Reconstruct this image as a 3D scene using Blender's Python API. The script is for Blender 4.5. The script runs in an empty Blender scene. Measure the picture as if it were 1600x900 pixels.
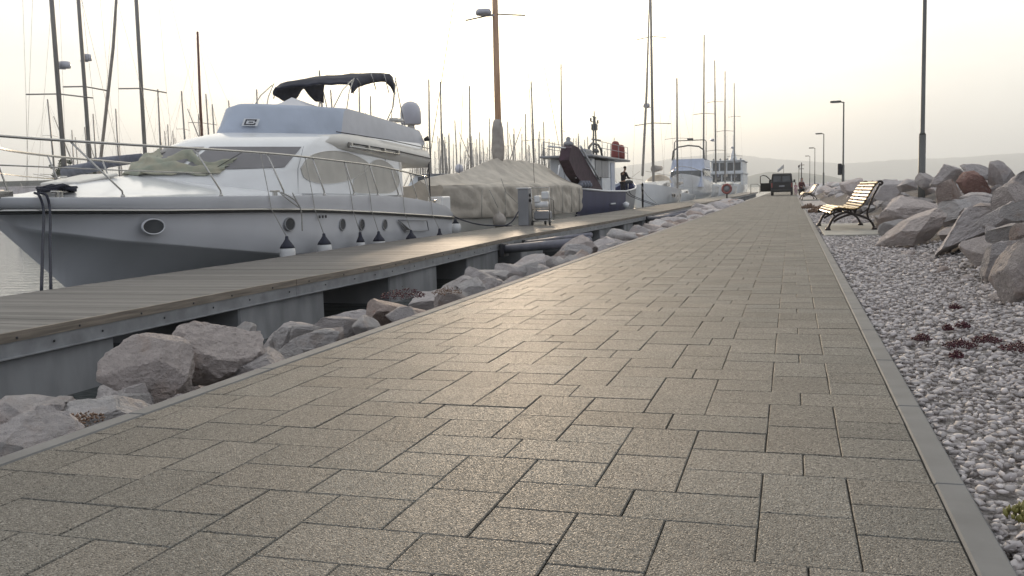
import bpy, bmesh, math, random
import numpy as np
from mathutils import Vector, Matrix, noise
R = math.radians
random.seed(11)
SC = bpy.context.scene
COL = SC.collection

# ------------------------------------------------------------------ camera
cam_d = bpy.data.cameras.new("camera"); cam = bpy.data.objects.new("camera", cam_d); COL.objects.link(cam)
yaw, pit, rol = 0.29626, 0.10287, -0.02746
Rt = Vector((math.cos(yaw), math.sin(yaw), 0))
Fw = Vector((-math.sin(yaw)*math.cos(pit), math.cos(yaw)*math.cos(pit), -math.sin(pit)))
Up = Rt.cross(Fw)
cr, sr = math.cos(rol), math.sin(rol)
cx_, cy_ = cr*Rt + sr*Up, -sr*Rt + cr*Up
M = Matrix((cx_, cy_, -Fw)).transposed().to_4x4(); M.translation = (0, 0, 0.8803)
cam.matrix_world = M
cam_d.sensor_width = 36; cam_d.lens = 32.34
cam_d.clip_start = 0.05; cam_d.clip_end = 30000
SC.camera = cam

# ------------------------------------------------------------------ sky, sun, exposure
SUN_EL, SUN_AZ = R(8.9), R(-17.3)          # azimuth from +Y, negative = towards -X
SUN_DIR = Vector((math.sin(SUN_AZ)*math.cos(SUN_EL), math.cos(SUN_AZ)*math.cos(SUN_EL), math.sin(SUN_EL)))
W = bpy.data.worlds.new("World"); SC.world = W; W.use_nodes = True
nt = W.node_tree; nt.nodes.clear()
def N(nt, t, **k):
    n = nt.nodes.new(t)
    for a, b in k.items(): setattr(n, a, b)
    return n
out = N(nt, 'ShaderNodeOutputWorld'); bg = N(nt, 'ShaderNodeBackground'); bg.inputs[1].default_value = 0.1
sky = N(nt, 'ShaderNodeTexSky', sky_type='NISHITA', sun_disc=False)
sky.sun_elevation = SUN_EL; sky.sun_rotation = SUN_AZ; sky.altitude = 5
sky.air_density = 1.0; sky.dust_density = 6.0; sky.ozone_density = 1.2
# thin high overcast in world directions: brighter and warmer towards the sun, blue grey away from it
tc = N(nt, 'ShaderNodeTexCoord')
dot = N(nt, 'ShaderNodeVectorMath', operation='DOT_PRODUCT'); dot.inputs[1].default_value = SUN_DIR
nt.links.new(tc.outputs['Generated'], dot.inputs[0])
ramp = N(nt, 'ShaderNodeValToRGB'); cr_ = ramp.color_ramp
mr = N(nt, 'ShaderNodeMapRange'); mr.inputs[1].default_value = -1; mr.inputs[2].default_value = 1
nt.links.new(dot.outputs['Value'], mr.inputs[0]); nt.links.new(mr.outputs[0], ramp.inputs[0])
def setramp(cr, stops):
    while len(cr.elements) > 1: cr.elements.remove(cr.elements[-1])
    cr.elements[0].position = stops[0][0]; cr.elements[0].color = (*stops[0][1], 1)
    for p, c in stops[1:]:
        e = cr.elements.new(p); e.color = (*c, 1)
setramp(cr_, [(0.0, (5.6, 5.9, 6.5)), (0.5, (6.6, 6.8, 7.2)), (0.76, (7.8, 7.9, 7.7)), (0.88, (8.8, 8.85, 8.5)), (0.955, (10.6, 10.3, 9.4)), (0.985, (14.5, 13.4, 11.4)), (1.0, (26, 24, 18))])
sep = N(nt, 'ShaderNodeSeparateXYZ'); nt.links.new(tc.outputs['Generated'], sep.inputs[0])
# faint streaky cloud structure
cn = N(nt, 'ShaderNodeTexNoise'); cn.inputs['Scale'].default_value = 2.2; cn.inputs['Detail'].default_value = 6
mp = N(nt, 'ShaderNodeMapping'); mp.inputs['Scale'].default_value = (1, 1, 5)
nt.links.new(tc.outputs['Generated'], mp.inputs[0]); nt.links.new(mp.outputs[0], cn.inputs['Vector'])
cm = N(nt, 'ShaderNodeMapRange'); cm.inputs[1].default_value = 0.3; cm.inputs[2].default_value = 0.7; cm.inputs[3].default_value = 0.86; cm.inputs[4].default_value = 1.12
nt.links.new(cn.outputs[0], cm.inputs[0])
# dim greyer band close to the horizon
hb = N(nt, 'ShaderNodeMapRange', interpolation_type='SMOOTHSTEP'); hb.inputs[1].default_value = -0.02; hb.inputs[2].default_value = 0.22; hb.inputs[3].default_value = 0.84; hb.inputs[4].default_value = 1.06
nt.links.new(sep.outputs['Z'], hb.inputs[0])
mul = N(nt, 'ShaderNodeMath', operation='MULTIPLY'); nt.links.new(cm.outputs[0], mul.inputs[0]); nt.links.new(hb.outputs[0], mul.inputs[1])
sc_ = N(nt, 'ShaderNodeVectorMath', operation='SCALE'); nt.links.new(ramp.outputs[0], sc_.inputs[0]); nt.links.new(mul.outputs[0], sc_.inputs['Scale'])
mixw = N(nt, 'ShaderNodeMix', data_type='RGBA'); mixw.inputs[0].default_value = 0.9
nt.links.new(sky.outputs[0], mixw.inputs[6]); nt.links.new(sc_.outputs[0], mixw.inputs[7])
nt.links.new(mixw.outputs[2], bg.inputs[0]); nt.links.new(bg.outputs[0], out.inputs[0])

sl = bpy.data.lights.new("sun", 'SUN'); sl.energy = 2.3; sl.angle = R(3.0); sl.color = (1.0, 0.78, 0.56)
sun = bpy.data.objects.new("sun", sl); COL.objects.link(sun)
sun.rotation_euler = SUN_DIR.to_track_quat('Z', 'Y').to_euler()
sun.location = (0, 0, 30)
SC.view_settings.view_transform = 'Standard'; SC.view_settings.look = 'None'
SC.view_settings.gamma = 1; SC.view_settings.exposure = 0.36; SC.view_settings.use_curve_mapping = False
SC.cycles.use_denoising = True
SC.cycles.max_bounces = 6; SC.cycles.diffuse_bounces = 3; SC.cycles.glossy_bounces = 3; SC.cycles.volume_bounces = 0
SC.cycles.transparent_max_bounces = 8

# ------------------------------------------------------------------ materials
MATS = {}
def pbr(name, col, rough=0.6, metal=0.0, var=0.12, scale=3.0, bump=0.0, bscale=40.0, bdist=0.01, col2=None, attr=None, spec=0.5, coat=0.0, stretch=None, coords='Object', detail=6, orand=0.0, rvar=0.0):
    if name in MATS: return MATS[name]
    m = bpy.data.materials.new(name); m.use_nodes = True; t = m.node_tree
    b = t.nodes['Principled BSDF']
    b.inputs['Roughness'].default_value = rough; b.inputs['Metallic'].default_value = metal
    b.inputs['Specular IOR Level'].default_value = spec
    if coat: b.inputs['Coat Weight'].default_value = coat; b.inputs['Coat Roughness'].default_value = 0.1
    tcn = N(t, 'ShaderNodeTexCoord'); vec = tcn.outputs[coords]
    if stretch:
        mpn = N(t, 'ShaderNodeMapping'); mpn.inputs['Scale'].default_value = stretch
        t.links.new(vec, mpn.inputs[0]); vec = mpn.outputs[0]
    n1 = N(t, 'ShaderNodeTexNoise'); n1.inputs['Scale'].default_value = scale; n1.inputs['Detail'].default_value = detail
    t.links.new(vec, n1.inputs['Vector'])
    mx = N(t, 'ShaderNodeMix', data_type='RGBA')
    c2 = col2 if col2 else tuple(min(1, c*(1+var)) for c in col)
    c1 = col if col2 else tuple(c*(1-var) for c in col)
    mx.inputs[6].default_value = (*c1, 1); mx.inputs[7].default_value = (*c2, 1)
    r_ = N(t, 'ShaderNodeMapRange'); r_.inputs[1].default_value = 0.35; r_.inputs[2].default_value = 0.65
    t.links.new(n1.outputs[0], r_.inputs[0]); t.links.new(r_.outputs[0], mx.inputs[0])
    colout = mx.outputs[2]
    if attr:
        a = N(t, 'ShaderNodeAttribute', attribute_name=attr)
        mm = N(t, 'ShaderNodeMapRange'); mm.inputs[3].default_value = 0.70; mm.inputs[4].default_value = 1.22
        t.links.new(a.outputs['Fac'], mm.inputs[0])
        vs = N(t, 'ShaderNodeVectorMath', operation='SCALE'); t.links.new(colout, vs.inputs[0]); t.links.new(mm.outputs[0], vs.inputs['Scale'])
        colout = vs.outputs[0]
    if orand:
        oi = N(t, 'ShaderNodeObjectInfo'); mm = N(t, 'ShaderNodeMapRange'); mm.inputs[3].default_value = 1-orand; mm.inputs[4].default_value = 1+orand
        t.links.new(oi.outputs['Random'], mm.inputs[0])
        vs = N(t, 'ShaderNodeVectorMath', operation='SCALE'); t.links.new(colout, vs.inputs[0]); t.links.new(mm.outputs[0], vs.inputs['Scale'])
        colout = vs.outputs[0]
    t.links.new(colout, b.inputs['Base Color'])
    if rvar:
        rr = N(t, 'ShaderNodeMapRange'); rr.inputs[3].default_value = rough-rvar; rr.inputs[4].default_value = rough+rvar
        t.links.new(n1.outputs[0], rr.inputs[0]); t.links.new(rr.outputs[0], b.inputs['Roughness'])
    if bump:
        n2 = N(t, 'ShaderNodeTexNoise'); n2.inputs['Scale'].default_value = bscale; n2.inputs['Detail'].default_value = 5
        t.links.new(vec, n2.inputs['Vector'])
        bp = N(t, 'ShaderNodeBump'); bp.inputs['Strength'].default_value = bump; bp.inputs['Distance'].default_value = bdist
        t.links.new(n2.outputs[0], bp.inputs['Height']); t.links.new(bp.outputs[0], b.inputs['Normal'])
    MATS[name] = m
    return m

gel = pbr('white_gelcoat', (.72, .73, .74), .18, var=.03, scale=1.5, coat=.4, spec=.5, rvar=.05)
gelhull = pbr('hull_gelcoat', (.58, .59, .62), .22, var=.04, scale=1.2, coat=.5, stretch=(1, 1, .4), rvar=.06)
gelwarm = pbr('cream_gelcoat', (.62, .60, .56), .3, var=.05, scale=2)
chrome = pbr('stainless_steel', (.42, .41, .39), .25, 1.0, var=.05, scale=20)
darkglass = pbr('tinted_window', (.05, .055, .06), .12, var=.2, scale=2, spec=.7)
screenmat = pbr('window_cover_mesh', (.17, .165, .175), .45, var=.08, scale=2, bump=.1, bscale=200)
covermat = pbr('beige_window_cover', (.47, .45, .41), .6, var=.06, scale=3, bump=.2, bscale=8, bdist=.02)
greencover = pbr('faded_canvas', (.28, .30, .24), .8, var=.15, scale=4, bump=.4, bscale=10, bdist=.03, col2=(.36, .34, .26))
flycover = pbr('pale_blue_canvas', (.40, .45, .54), .7, var=.06, scale=2, bump=.25, bscale=5, bdist=.03)
flycover2 = pbr('light_vinyl', (.50, .51, .55), .45, var=.06, scale=2, bump=.25, bscale=5, bdist=.03)
navy = pbr('navy_canvas', (.030, .032, .048), .85, var=.2, scale=5, bump=.4, bscale=9, bdist=.02)
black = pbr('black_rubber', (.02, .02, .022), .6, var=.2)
fenderw = pbr('fender_white', (.62, .62, .62), .4, var=.06, scale=4)
ropem = pbr('navy_rope', (.02, .022, .035), .9, var=.5, scale=60, bump=.6, bscale=120)
ropeg = pbr('grey_rope', (.32, .31, .29), .9, var=.2, scale=40)
wood_deck = pbr('weathered_deck', (.135, .125, .115), .66, var=.2, scale=2.2, stretch=(1.2, 22, 4), bump=.35, bscale=7, bdist=.004, attr='rnd', rvar=.1)
wood_fascia = pbr('fascia_timber', (.20, .17, .14), .75, var=.3, scale=3, stretch=(9, .7, 14), bump=.4, bscale=6, bdist=.006)
steel_gal = pbr('galvanised_steel', (.30, .31, .33), .5, .6, var=.15, scale=6, rvar=.1)
dark_steel = pbr('bolt_steel', (.04, .04, .045), .6, .3)
arm_steel = pbr('painted_arm', (.17, .17, .20), .5, .2, var=.2, scale=4)
cast_iron = pbr('cast_iron', (.025, .018, .016), .45, .2, var=.3, scale=20, bump=.3, bscale=60, bdist=.003)
slat_wood = pbr('varnished_slats', (.54, .37, .14), .45, var=.18, scale=5, stretch=(14, 1.5, 14), coat=.15, attr='rnd')
lamp_grey = pbr('lamp_grey', (.13, .13, .125), .55, .5, var=.1)
tarpm = pbr('beige_tarpaulin', (.43, .39, .335), .75, var=.16, scale=1.3, bump=.5, bscale=2.2, bdist=.10, detail=8)
maroon = pbr('maroon_canvas', (.045, .022, .035), .8, var=.3, scale=3, bump=.4, bscale=6, bdist=.03)
bluepaint = pbr('navy_hull_paint', (.025, .03, .085), .55, var=.15, scale=1.5, stretch=(1, 1, .3))
whitepaint = pbr('white_paint', (.62, .64, .66), .45, var=.07, scale=2)
greypaint = pbr('grey_paint', (.24, .245, .26), .5, var=.12, scale=2)
mastalu = pbr('mast_aluminium', (.30, .285, .27), .5, .4, var=.1, scale=2)
mastwood = pbr('varnished_mast', (.48, .30, .19), .4, var=.2, scale=2, stretch=(4, 4, .5))  # wood tone raised paler and more golden to imitate the sun's glare
mastbrown = pbr('brown_mast', (.13, .05, .035), .5, var=.2)
sailwrap = pbr('furled_sail_cloth', (.36, .33, .30), .85, var=.15, scale=4, bump=.6, bscale=6, bdist=.05)
bluecanvas = pbr('sail_cover_canvas', (.17, .18, .22), .85, var=.2, scale=3)
redm = pbr('red_plastic', (.22, .04, .035), .5, var=.15)
redpl = pbr('lifebuoy_orange', (.28, .09, .08), .5, var=.12)
vanm = pbr('dark_van_paint', (.010, .010, .012), .5, var=.1)
skinm = pbr('skin', (.35, .22, .16), .6)
hairm = pbr('dark_hair', (.02, .015, .012), .7)
darkcloth = pbr('dark_clothes', (.018, .018, .024), .9, var=.3, scale=8)
marooncloth = pbr('maroon_jacket', (.085, .022, .025), .9, var=.3, scale=8)
pinkcloth = pbr('pink_patterned_cloth', (.42, .18, .22), .9, scale=30, col2=(.5, .42, .42))
foliage = pbr('far_foliage', (.05, .065, .035), .8, var=.4, scale=3)
barkm = pbr('bark', (.10, .08, .06), .9)
sedum = pbr('red_sedum', (.06, .010, .018), .55, var=.4, scale=60)
sprout = pbr('yellow_green_sprout', (.16, .15, .04), .6, var=.3, scale=60)
drystem = pbr('dry_brown_plant', (.20, .13, .09), .8, var=.4, scale=30)
hillm = pbr('hill_scrub', (.07, .08, .06), .95, var=.4, scale=.02, coords='Object')
paleblue = pbr('pale_blue_paint', (.42, .46, .56), .4, var=.06, scale=2)
amber = pbr('wood_cabin', (.42, .35, .27), .5, var=.2, scale=3)
radomem = pbr('radome_plastic', (.50, .50, .55), .35, var=.04, scale=3)
flagwhite = pbr('flag_cloth', (.5, .5, .5), .8)

def stone(name, base, warm, dark, wscale=1.3, orand=.12):
    m = bpy.data.materials.new(name); m.use_nodes = True; t = m.node_tree; b = t.nodes['Principled BSDF']
    b.inputs['Roughness'].default_value = .85; b.inputs['Specular IOR Level'].default_value = .3
    tcn = N(t, 'ShaderNodeTexCoord'); oi = N(t, 'ShaderNodeObjectInfo')
    ad = N(t, 'ShaderNodeVectorMath', operation='ADD'); sc1 = N(t, 'ShaderNodeMath', operation='MULTIPLY'); sc1.inputs[1].default_value = 37
    t.links.new(oi.outputs['Random'], sc1.inputs[0]); t.links.new(tcn.outputs['Object'], ad.inputs[0]); t.links.new(sc1.outputs[0], ad.inputs[1])
    v = ad.outputs[0]
    def noise_(s, d=6, rough=.6):
        n = N(t, 'ShaderNodeTexNoise'); n.inputs['Scale'].default_value = s; n.inputs['Detail'].default_value = d; n.inputs['Roughness'].default_value = rough
        t.links.new(v, n.inputs['Vector']); return n.outputs[0]
    def rng(o, a, bb, c=0, d=1):
        n = N(t, 'ShaderNodeMapRange'); n.inputs[1].default_value = a; n.inputs[2].default_value = bb; n.inputs[3].default_value = c; n.inputs[4].default_value = d
        t.links.new(o, n.inputs[0]); return n.outputs[0]
    def mix(f, a, bb):
        n = N(t, 'ShaderNodeMix', data_type='RGBA'); t.links.new(f, n.inputs[0])
        for i, q in ((6, a), (7, bb)):
            if isinstance(q, tuple): n.inputs[i].default_value = (*q, 1)
            else: t.links.new(q, n.inputs[i])
        return n.outputs[2]
    c = mix(rng(noise_(3.5), .35, .7), base, tuple(x*.78 for x in base))
    c = mix(rng(noise_(wscale), .55, .72, 0, .85), c, warm)
    c = mix(rng(noise_(9, 8, .75), .60, .75, 0, .7), c, dark)
    vo = N(t, 'ShaderNodeTexVoronoi', feature='DISTANCE_TO_EDGE'); vo.inputs['Scale'].default_value = 2.1
    nd = N(t, 'ShaderNodeTexNoise'); nd.inputs['Scale'].default_value = 3; t.links.new(v, nd.inputs['Vector'])
    ad2 = N(t, 'ShaderNodeVectorMath', operation='ADD'); t.links.new(v, ad2.inputs[0]); t.links.new(nd.outputs['Color'], ad2.inputs[1]); t.links.new(ad2.outputs[0], vo.inputs['Vector'])
    crk = rng(vo.outputs['Distance'], 0, .02, .12, 0)
    c = mix(crk, c, tuple(x*.7 for x in dark))
    hv = N(t, 'ShaderNodeVectorMath', operation='SCALE'); t.links.new(c, hv.inputs[0]); t.links.new(rng(oi.outputs['Random'], 0, 1, 1-orand, 1+orand), hv.inputs['Scale'])
    t.links.new(hv.outputs[0], b.inputs['Base Color'])
    ma = N(t, 'ShaderNodeMath', operation='ADD'); t.links.new(noise_(14, 10, .7), ma.inputs[0])
    t.links.new(rng(vo.outputs['Distance'], 0, .03, -.10, 0), ma.inputs[1])
    bp = N(t, 'ShaderNodeBump'); bp.inputs['Strength'].default_value = 1; bp.inputs['Distance'].default_value = .07
    t.links.new(ma.outputs[0], bp.inputs['Height']); t.links.new(bp.outputs[0], b.inputs['Normal'])
    return m
st_grey = stone('grey_limestone', (.66, .61, .60), (.58, .49, .45), (.38, .325, .31))
st_white = stone('white_limestone', (.70, .665, .655), (.58, .50, .46), (.38, .34, .325))
st_tan = stone('tan_limestone', (.66, .585, .555), (.56, .44, .38), (.38, .295, .265))
st_red = stone('rust_red_limestone', (.36, .22, .19), (.52, .43, .39), (.20, .11, .095), wscale=2.2)
st_brown = stone('rusty_brown_limestone', (.52, .43, .39), (.36, .22, .17), (.25, .165, .14), wscale=2.0)

def paver_mat():
    m = bpy.data.materials.new('exposed_aggregate_paver'); m.use_nodes = True; t = m.node_tree; b = t.nodes['Principled BSDF']
    tcn = N(t, 'ShaderNodeTexCoord'); v = tcn.outputs['Object']
    at = N(t, 'ShaderNodeAttribute', attribute_name='rnd'); at2 = N(t, 'ShaderNodeAttribute', attribute_name='hue')
    vo = N(t, 'ShaderNodeTexVoronoi'); vo.inputs['Scale'].default_value = 240; t.links.new(v, vo.inputs['Vector'])
    se = N(t, 'ShaderNodeSeparateColor'); t.links.new(vo.outputs['Color'], se.inputs[0])
    rp = N(t, 'ShaderNodeValToRGB'); t.links.new(se.outputs[0], rp.inputs[0])
    setramp(rp.color_ramp, [(0, (.035, .033, .031)), (.12, (.075, .070, .062)), (.18, (.128, .119, .104)), (.55, (.160, .149, .130)), (.85, (.190, .177, .154)), (1, (.32, .30, .265))])
    vo2 = N(t, 'ShaderNodeTexVoronoi'); vo2.inputs['Scale'].default_value = 110; t.links.new(v, vo2.inputs['Vector'])
    se2 = N(t, 'ShaderNodeSeparateColor'); t.links.new(vo2.outputs['Color'], se2.inputs[0])
    rg = N(t, 'ShaderNodeMapRange'); rg.inputs[3].default_value = .86; rg.inputs[4].default_value = 1.13; t.links.new(se2.outputs[1], rg.inputs[0])
    ng = N(t, 'ShaderNodeTexNoise'); ng.inputs['Scale'].default_value = 1.3; ng.inputs['Detail'].default_value = 8; t.links.new(v, ng.inputs['Vector'])
    rg2 = N(t, 'ShaderNodeMapRange'); rg2.inputs[1].default_value = .3; rg2.inputs[2].default_value = .7; rg2.inputs[3].default_value = .86; rg2.inputs[4].default_value = 1.12; t.links.new(ng.outputs[0], rg2.inputs[0])
    rg3 = N(t, 'ShaderNodeMapRange'); rg3.inputs[3].default_value = .86; rg3.inputs[4].default_value = 1.12; t.links.new(at.outputs['Fac'], rg3.inputs[0])
    m1 = N(t, 'ShaderNodeMath', operation='MULTIPLY'); t.links.new(rg.outputs[0], m1.inputs[0]); t.links.new(rg2.outputs[0], m1.inputs[1])
    m2 = N(t, 'ShaderNodeMath', operation='MULTIPLY'); t.links.new(m1.outputs[0], m2.inputs[0]); t.links.new(rg3.outputs[0], m2.inputs[1])
    s1 = N(t, 'ShaderNodeVectorMath', operation='SCALE'); t.links.new(rp.outputs[0], s1.inputs[0]); t.links.new(m2.outputs[0], s1.inputs['Scale'])
    tint = N(t, 'ShaderNodeMix', data_type='RGBA'); tint.inputs[6].default_value = (.96, .955, .95, 1); tint.inputs[7].default_value = (.90, .935, .96, 1)
    t.links.new(at2.outputs['Fac'], tint.inputs[0])
    s2 = N(t, 'ShaderNodeVectorMath', operation='MULTIPLY'); t.links.new(s1.outputs[0], s2.inputs[0]); t.links.new(tint.outputs[2], s2.inputs[1])
    t.links.new(s2.outputs[0], b.inputs['Base Color'])
    rr = N(t, 'ShaderNodeMapRange'); rr.inputs[3].default_value = .48; rr.inputs[4].default_value = .85; t.links.new(se.outputs[1], rr.inputs[0]); t.links.new(rr.outputs[0], b.inputs['Roughness'])
    b.inputs['Specular IOR Level'].default_value = .22
    bp = N(t, 'ShaderNodeBump'); bp.inputs['Strength'].default_value = .9; bp.inputs['Distance'].default_value = .0035
    t.links.new(vo.outputs['Distance'], bp.inputs['Height']); bp.invert = True
    t.links.new(bp.outputs[0], b.inputs['Normal'])
    return m
paver = paver_mat()
joint = pbr('joint_sand', (.085, .075, .062), .95, var=.4, scale=80)
kerbm = pbr('kerb_concrete', (.145, .146, .145), .8, var=.12, scale=5, bump=.25, bscale=160, bdist=.002, detail=10)
slabm = pbr('slab_concrete', (.30, .29, .26), .8, var=.12, scale=5, bump=.25, bscale=100, bdist=.002)
pebm = pbr('white_pebble', (.40, .37, .365), .85, var=.2, col2=(.52, .485, .475), scale=6, attr='rnd', bump=.3, bscale=60, bdist=.003)
gravbase = pbr('gravel_bed', (.26, .235, .22), .95, scale=35, col2=(.50, .47, .46), bump=1, bscale=28, bdist=.04)
earth = pbr('rubble_core', (.10, .09, .085), .95, var=.4, scale=6, bump=.8, bscale=12, bdist=.08)

def float_mat():
    m = pbr('stained_float_concrete', (.22, .225, .235), .85, var=.2, scale=1.3, stretch=(1.5, 2.6, .9), bump=.2, bscale=30, bdist=.004, detail=8)
    return m
floatm = float_mat()

def water_mat():
    m = bpy.data.materials.new('harbour_water'); m.use_nodes = True; t = m.node_tree; b = t.nodes['Principled BSDF']
    b.inputs['Base Color'].default_value = (.018, .026, .024, 1); b.inputs['Roughness'].default_value = .06; b.inputs['IOR'].default_value = 1.33
    tcn = N(t, 'ShaderNodeTexCoord'); mpn = N(t, 'ShaderNodeMapping'); mpn.inputs['Rotation'].default_value = (0, 0, R(35)); mpn.inputs['Scale'].default_value = (1, 2.2, 1)
    t.links.new(tcn.outputs['Object'], mpn.inputs[0])
    n = N(t, 'ShaderNodeTexNoise'); n.inputs['Scale'].default_value = 1.3; n.inputs['Detail'].default_value = 5; n.inputs['Roughness'].default_value = .55
    t.links.new(mpn.outputs[0], n.inputs['Vector'])
    bp = N(t, 'ShaderNodeBump'); bp.inputs['Strength'].default_value = .5; bp.inputs['Distance'].default_value = .09
    t.links.new(n.outputs[0], bp.inputs['Height']); t.links.new(bp.outputs[0], b.inputs['Normal'])
    return m
waterm = water_mat()

# ------------------------------------------------------------------ mesh helpers
class MB:
    def __init__(s): s.v = []; s.f = []; s.sm = []; s.rnd = []; s.useR = False
    def add(s, vs, fs, smooth=False, rnd=None):
        o = len(s.v); s.v += [tuple(p) for p in vs]; s.f += [tuple(i+o for i in f) for f in fs]; s.sm += [smooth]*len(fs)
        r = random.random() if rnd is None else rnd
        s.rnd += [r]*len(fs); return s
    def hexa(s, p, **k):       # p: 4 bottom ccw, 4 top ccw
        return s.add(p, [(3, 2, 1, 0), (4, 5, 6, 7), (0, 1, 5, 4), (1, 2, 6, 5), (2, 3, 7, 6), (3, 0, 4, 7)], **k)
    def box(s, x0, x1, y0, y1, z0, z1, bev=0, rot=None, piv=None, **k):
        if bev <= 0:
            P = [(x0,y0,z0),(x1,y0,z0),(x1,y1,z0),(x0,y1,z0),(x0,y0,z1),(x1,y0,z1),(x1,y1,z1),(x0,y1,z1)]
            F = [(3, 2, 1, 0), (4, 5, 6, 7), (0, 1, 5, 4), (1, 2, 6, 5), (2, 3, 7, 6), (3, 0, 4, 7)]
        else:
            b = min(bev, (x1-x0)/2.01, (y1-y0)/2.01, (z1-z0)/2.01); P = []
            for z, i in ((z0, 1), (z0+b, 0), (z1-b, 0), (z1, 1)):
                q = b if i else 0
                P += [(x0+b, y0+q, z), (x1-b, y0+q, z), (x1-q, y0+b, z), (x1-q, y1-b, z), (x1-b, y1-q, z), (x0+b, y1-q, z), (x0+q, y1-b, z), (x0+q, y0+b, z)]
            F = [tuple(range(7, -1, -1)), tuple(range(24, 32))]
            for L in range(3):
                for i in range(8): j = (i+1) % 8; F.append((L*8+i, L*8+j, L*8+8+j, L*8+8+i))
        if rot is not None:
            pv = Vector(piv) if piv else Vector(((x0+x1)/2, (y0+y1)/2, (z0+z1)/2))
            P = [tuple(rot @ (Vector(p)-pv) + pv) for p in P]
        return s.add(P, F, **k)
    def tube(s, pts, r, n=8, cap=True, **k):
        pts = [Vector(p) for p in pts]; m = len(pts); rs = r if isinstance(r, (list, tuple)) else [r]*m
        k.setdefault('smooth', True); vs = []; prev = None
        for i, p in enumerate(pts):
            d = (pts[min(i+1, m-1)]-pts[max(i-1, 0)])
            if d.length < 1e-9: d = Vector((0, 0, 1))
            d.normalize()
            if prev is None:
                a = Vector((0, 0, 1)) if abs(d.z) < .9 else Vector((1, 0, 0)); u = d.cross(a).normalized()
            else:
                u = (prev - d*prev.dot(d)); u = u.normalized() if u.length > 1e-6 else d.orthogonal().normalized()
            prev = u; w = d.cross(u)
            for j in range(n):
                a = 2*math.pi*j/n; vs.append(p + (u*math.cos(a)+w*math.sin(a))*rs[i])
        fs = []
        for i in range(m-1):
            for j in range(n): q = (j+1) % n; fs.append((i*n+j, i*n+q, i*n+n+q, i*n+n+j))
        if cap: fs.append(tuple(range(n-1, -1, -1))); fs.append(tuple(range((m-1)*n, m*n)))
        return s.add(vs, fs, **k)
    def lathe(s, prof, c=(0, 0, 0), n=16, mat=None, **k):   # prof (r,z)
        k.setdefault('smooth', True); vs = []
        for r, z in prof:
            for j in range(n):
                a = 2*math.pi*j/n; p = Vector((r*math.cos(a), r*math.sin(a), z))
                if mat is not None: p = mat @ p
                vs.append(p+Vector(c))
        fs = []
        for i in range(len(prof)-1):
            for j in range(n): q = (j+1) % n; fs.append((i*n+j, i*n+q, i*n+n+q, i*n+n+j))
        fs.append(tuple(range(n-1, -1, -1))); fs.append(tuple(range((len(prof)-1)*n, len(prof)*n)))
        return s.add(vs, fs, **k)
    def grid(s, rows, smooth=True, closeu=False, **k):
        n = len(rows[0]); m = len(rows); vs = [p for r in rows for p in r]; fs = []
        for i in range(m-1):
            for j in range(n if closeu else n-1): q = (j+1) % n; fs.append((i*n+j, i*n+q, i*n+n+q, i*n+n+j))
        return s.add(vs, fs, smooth=smooth, **k)
    def poly(s, pts, depth, **k):      # pts: planar polygon, extruded by vector depth
        n = len(pts); d = Vector(depth); vs = [Vector(p) for p in pts] + [Vector(p)+d for p in pts]
        fs = [tuple(range(n-1, -1, -1)), tuple(range(n, 2*n))] + [(i, (i+1) % n, n+(i+1) % n, n+i) for i in range(n)]
        return s.add(vs, fs, **k)
    def build(s, name, mat, parent=None, base=None, fix=True):
        me = bpy.data.meshes.new(name)
        off = Vector((0, 0, 0))
        if parent is not None:
            q = parent
            while q is not None: off += q.location; q = q.parent
        elif base is not None: off = Vector(base)
        me.from_pydata([(p[0]-off[0], p[1]-off[1], p[2]-off[2]) for p in s.v], [], s.f)
        me.polygons.foreach_set('use_smooth', s.sm)
        if fix:
            bm = bmesh.new(); bm.from_mesh(me); bmesh.ops.recalc_face_normals(bm, faces=bm.faces); bm.to_mesh(me); bm.free()
        a = me.attributes.new('rnd', 'FLOAT', 'FACE'); a.data.foreach_set('value', s.rnd)
        me.materials.append(mat); me.update()
        o = bpy.data.objects.new(name, me); COL.objects.link(o)
        if parent is not None: o.parent = parent
        elif base is not None: o.location = off
        return o
def tag(o, label=None, cat=None, group=None, kind=None):
    if label: o['label'] = label
    if cat: o['category'] = cat
    if group: o['group'] = group
    if kind: o['kind'] = kind
    return o
def thing(name, label, cat, loc=(0, 0, 0), group=None):
    o = bpy.data.objects.new(name, None); COL.objects.link(o); o.location = loc; o.empty_display_size = .2
    return tag(o, label, cat, group)
def copy_tree(o, parent=None):
    c = o.copy(); COL.objects.link(c); c.parent = parent
    for ch in list(o.children): copy_tree(ch, c)
    return c
def lerp(a, b, t): return a+(b-a)*t
def interp(x, tab):
    if x <= tab[0][0]: return tab[0][1]
    for (a, p), (b, q) in zip(tab, tab[1:]):
        if x <= b: return p+(q-p)*(x-a)/(b-a)
    return tab[-1][1]
def smooth_tab(tab, n=40):
    """Catmull-Rom resample of a list of tuples."""
    P = [np.array(t, float) for t in tab]; P = [2*P[0]-P[1]]+P+[2*P[-1]-P[-2]]; out = []
    for i in range(1, len(P)-2):
        for k in range(n):
            t = k/n; out.append(.5*((2*P[i])+(-P[i-1]+P[i+1])*t+(2*P[i-1]-5*P[i]+4*P[i+1]-P[i+2])*t*t+(-P[i-1]+3*P[i]-3*P[i+1]+P[i+2])*t**3))
    out.append(P[-2]); return out

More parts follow.
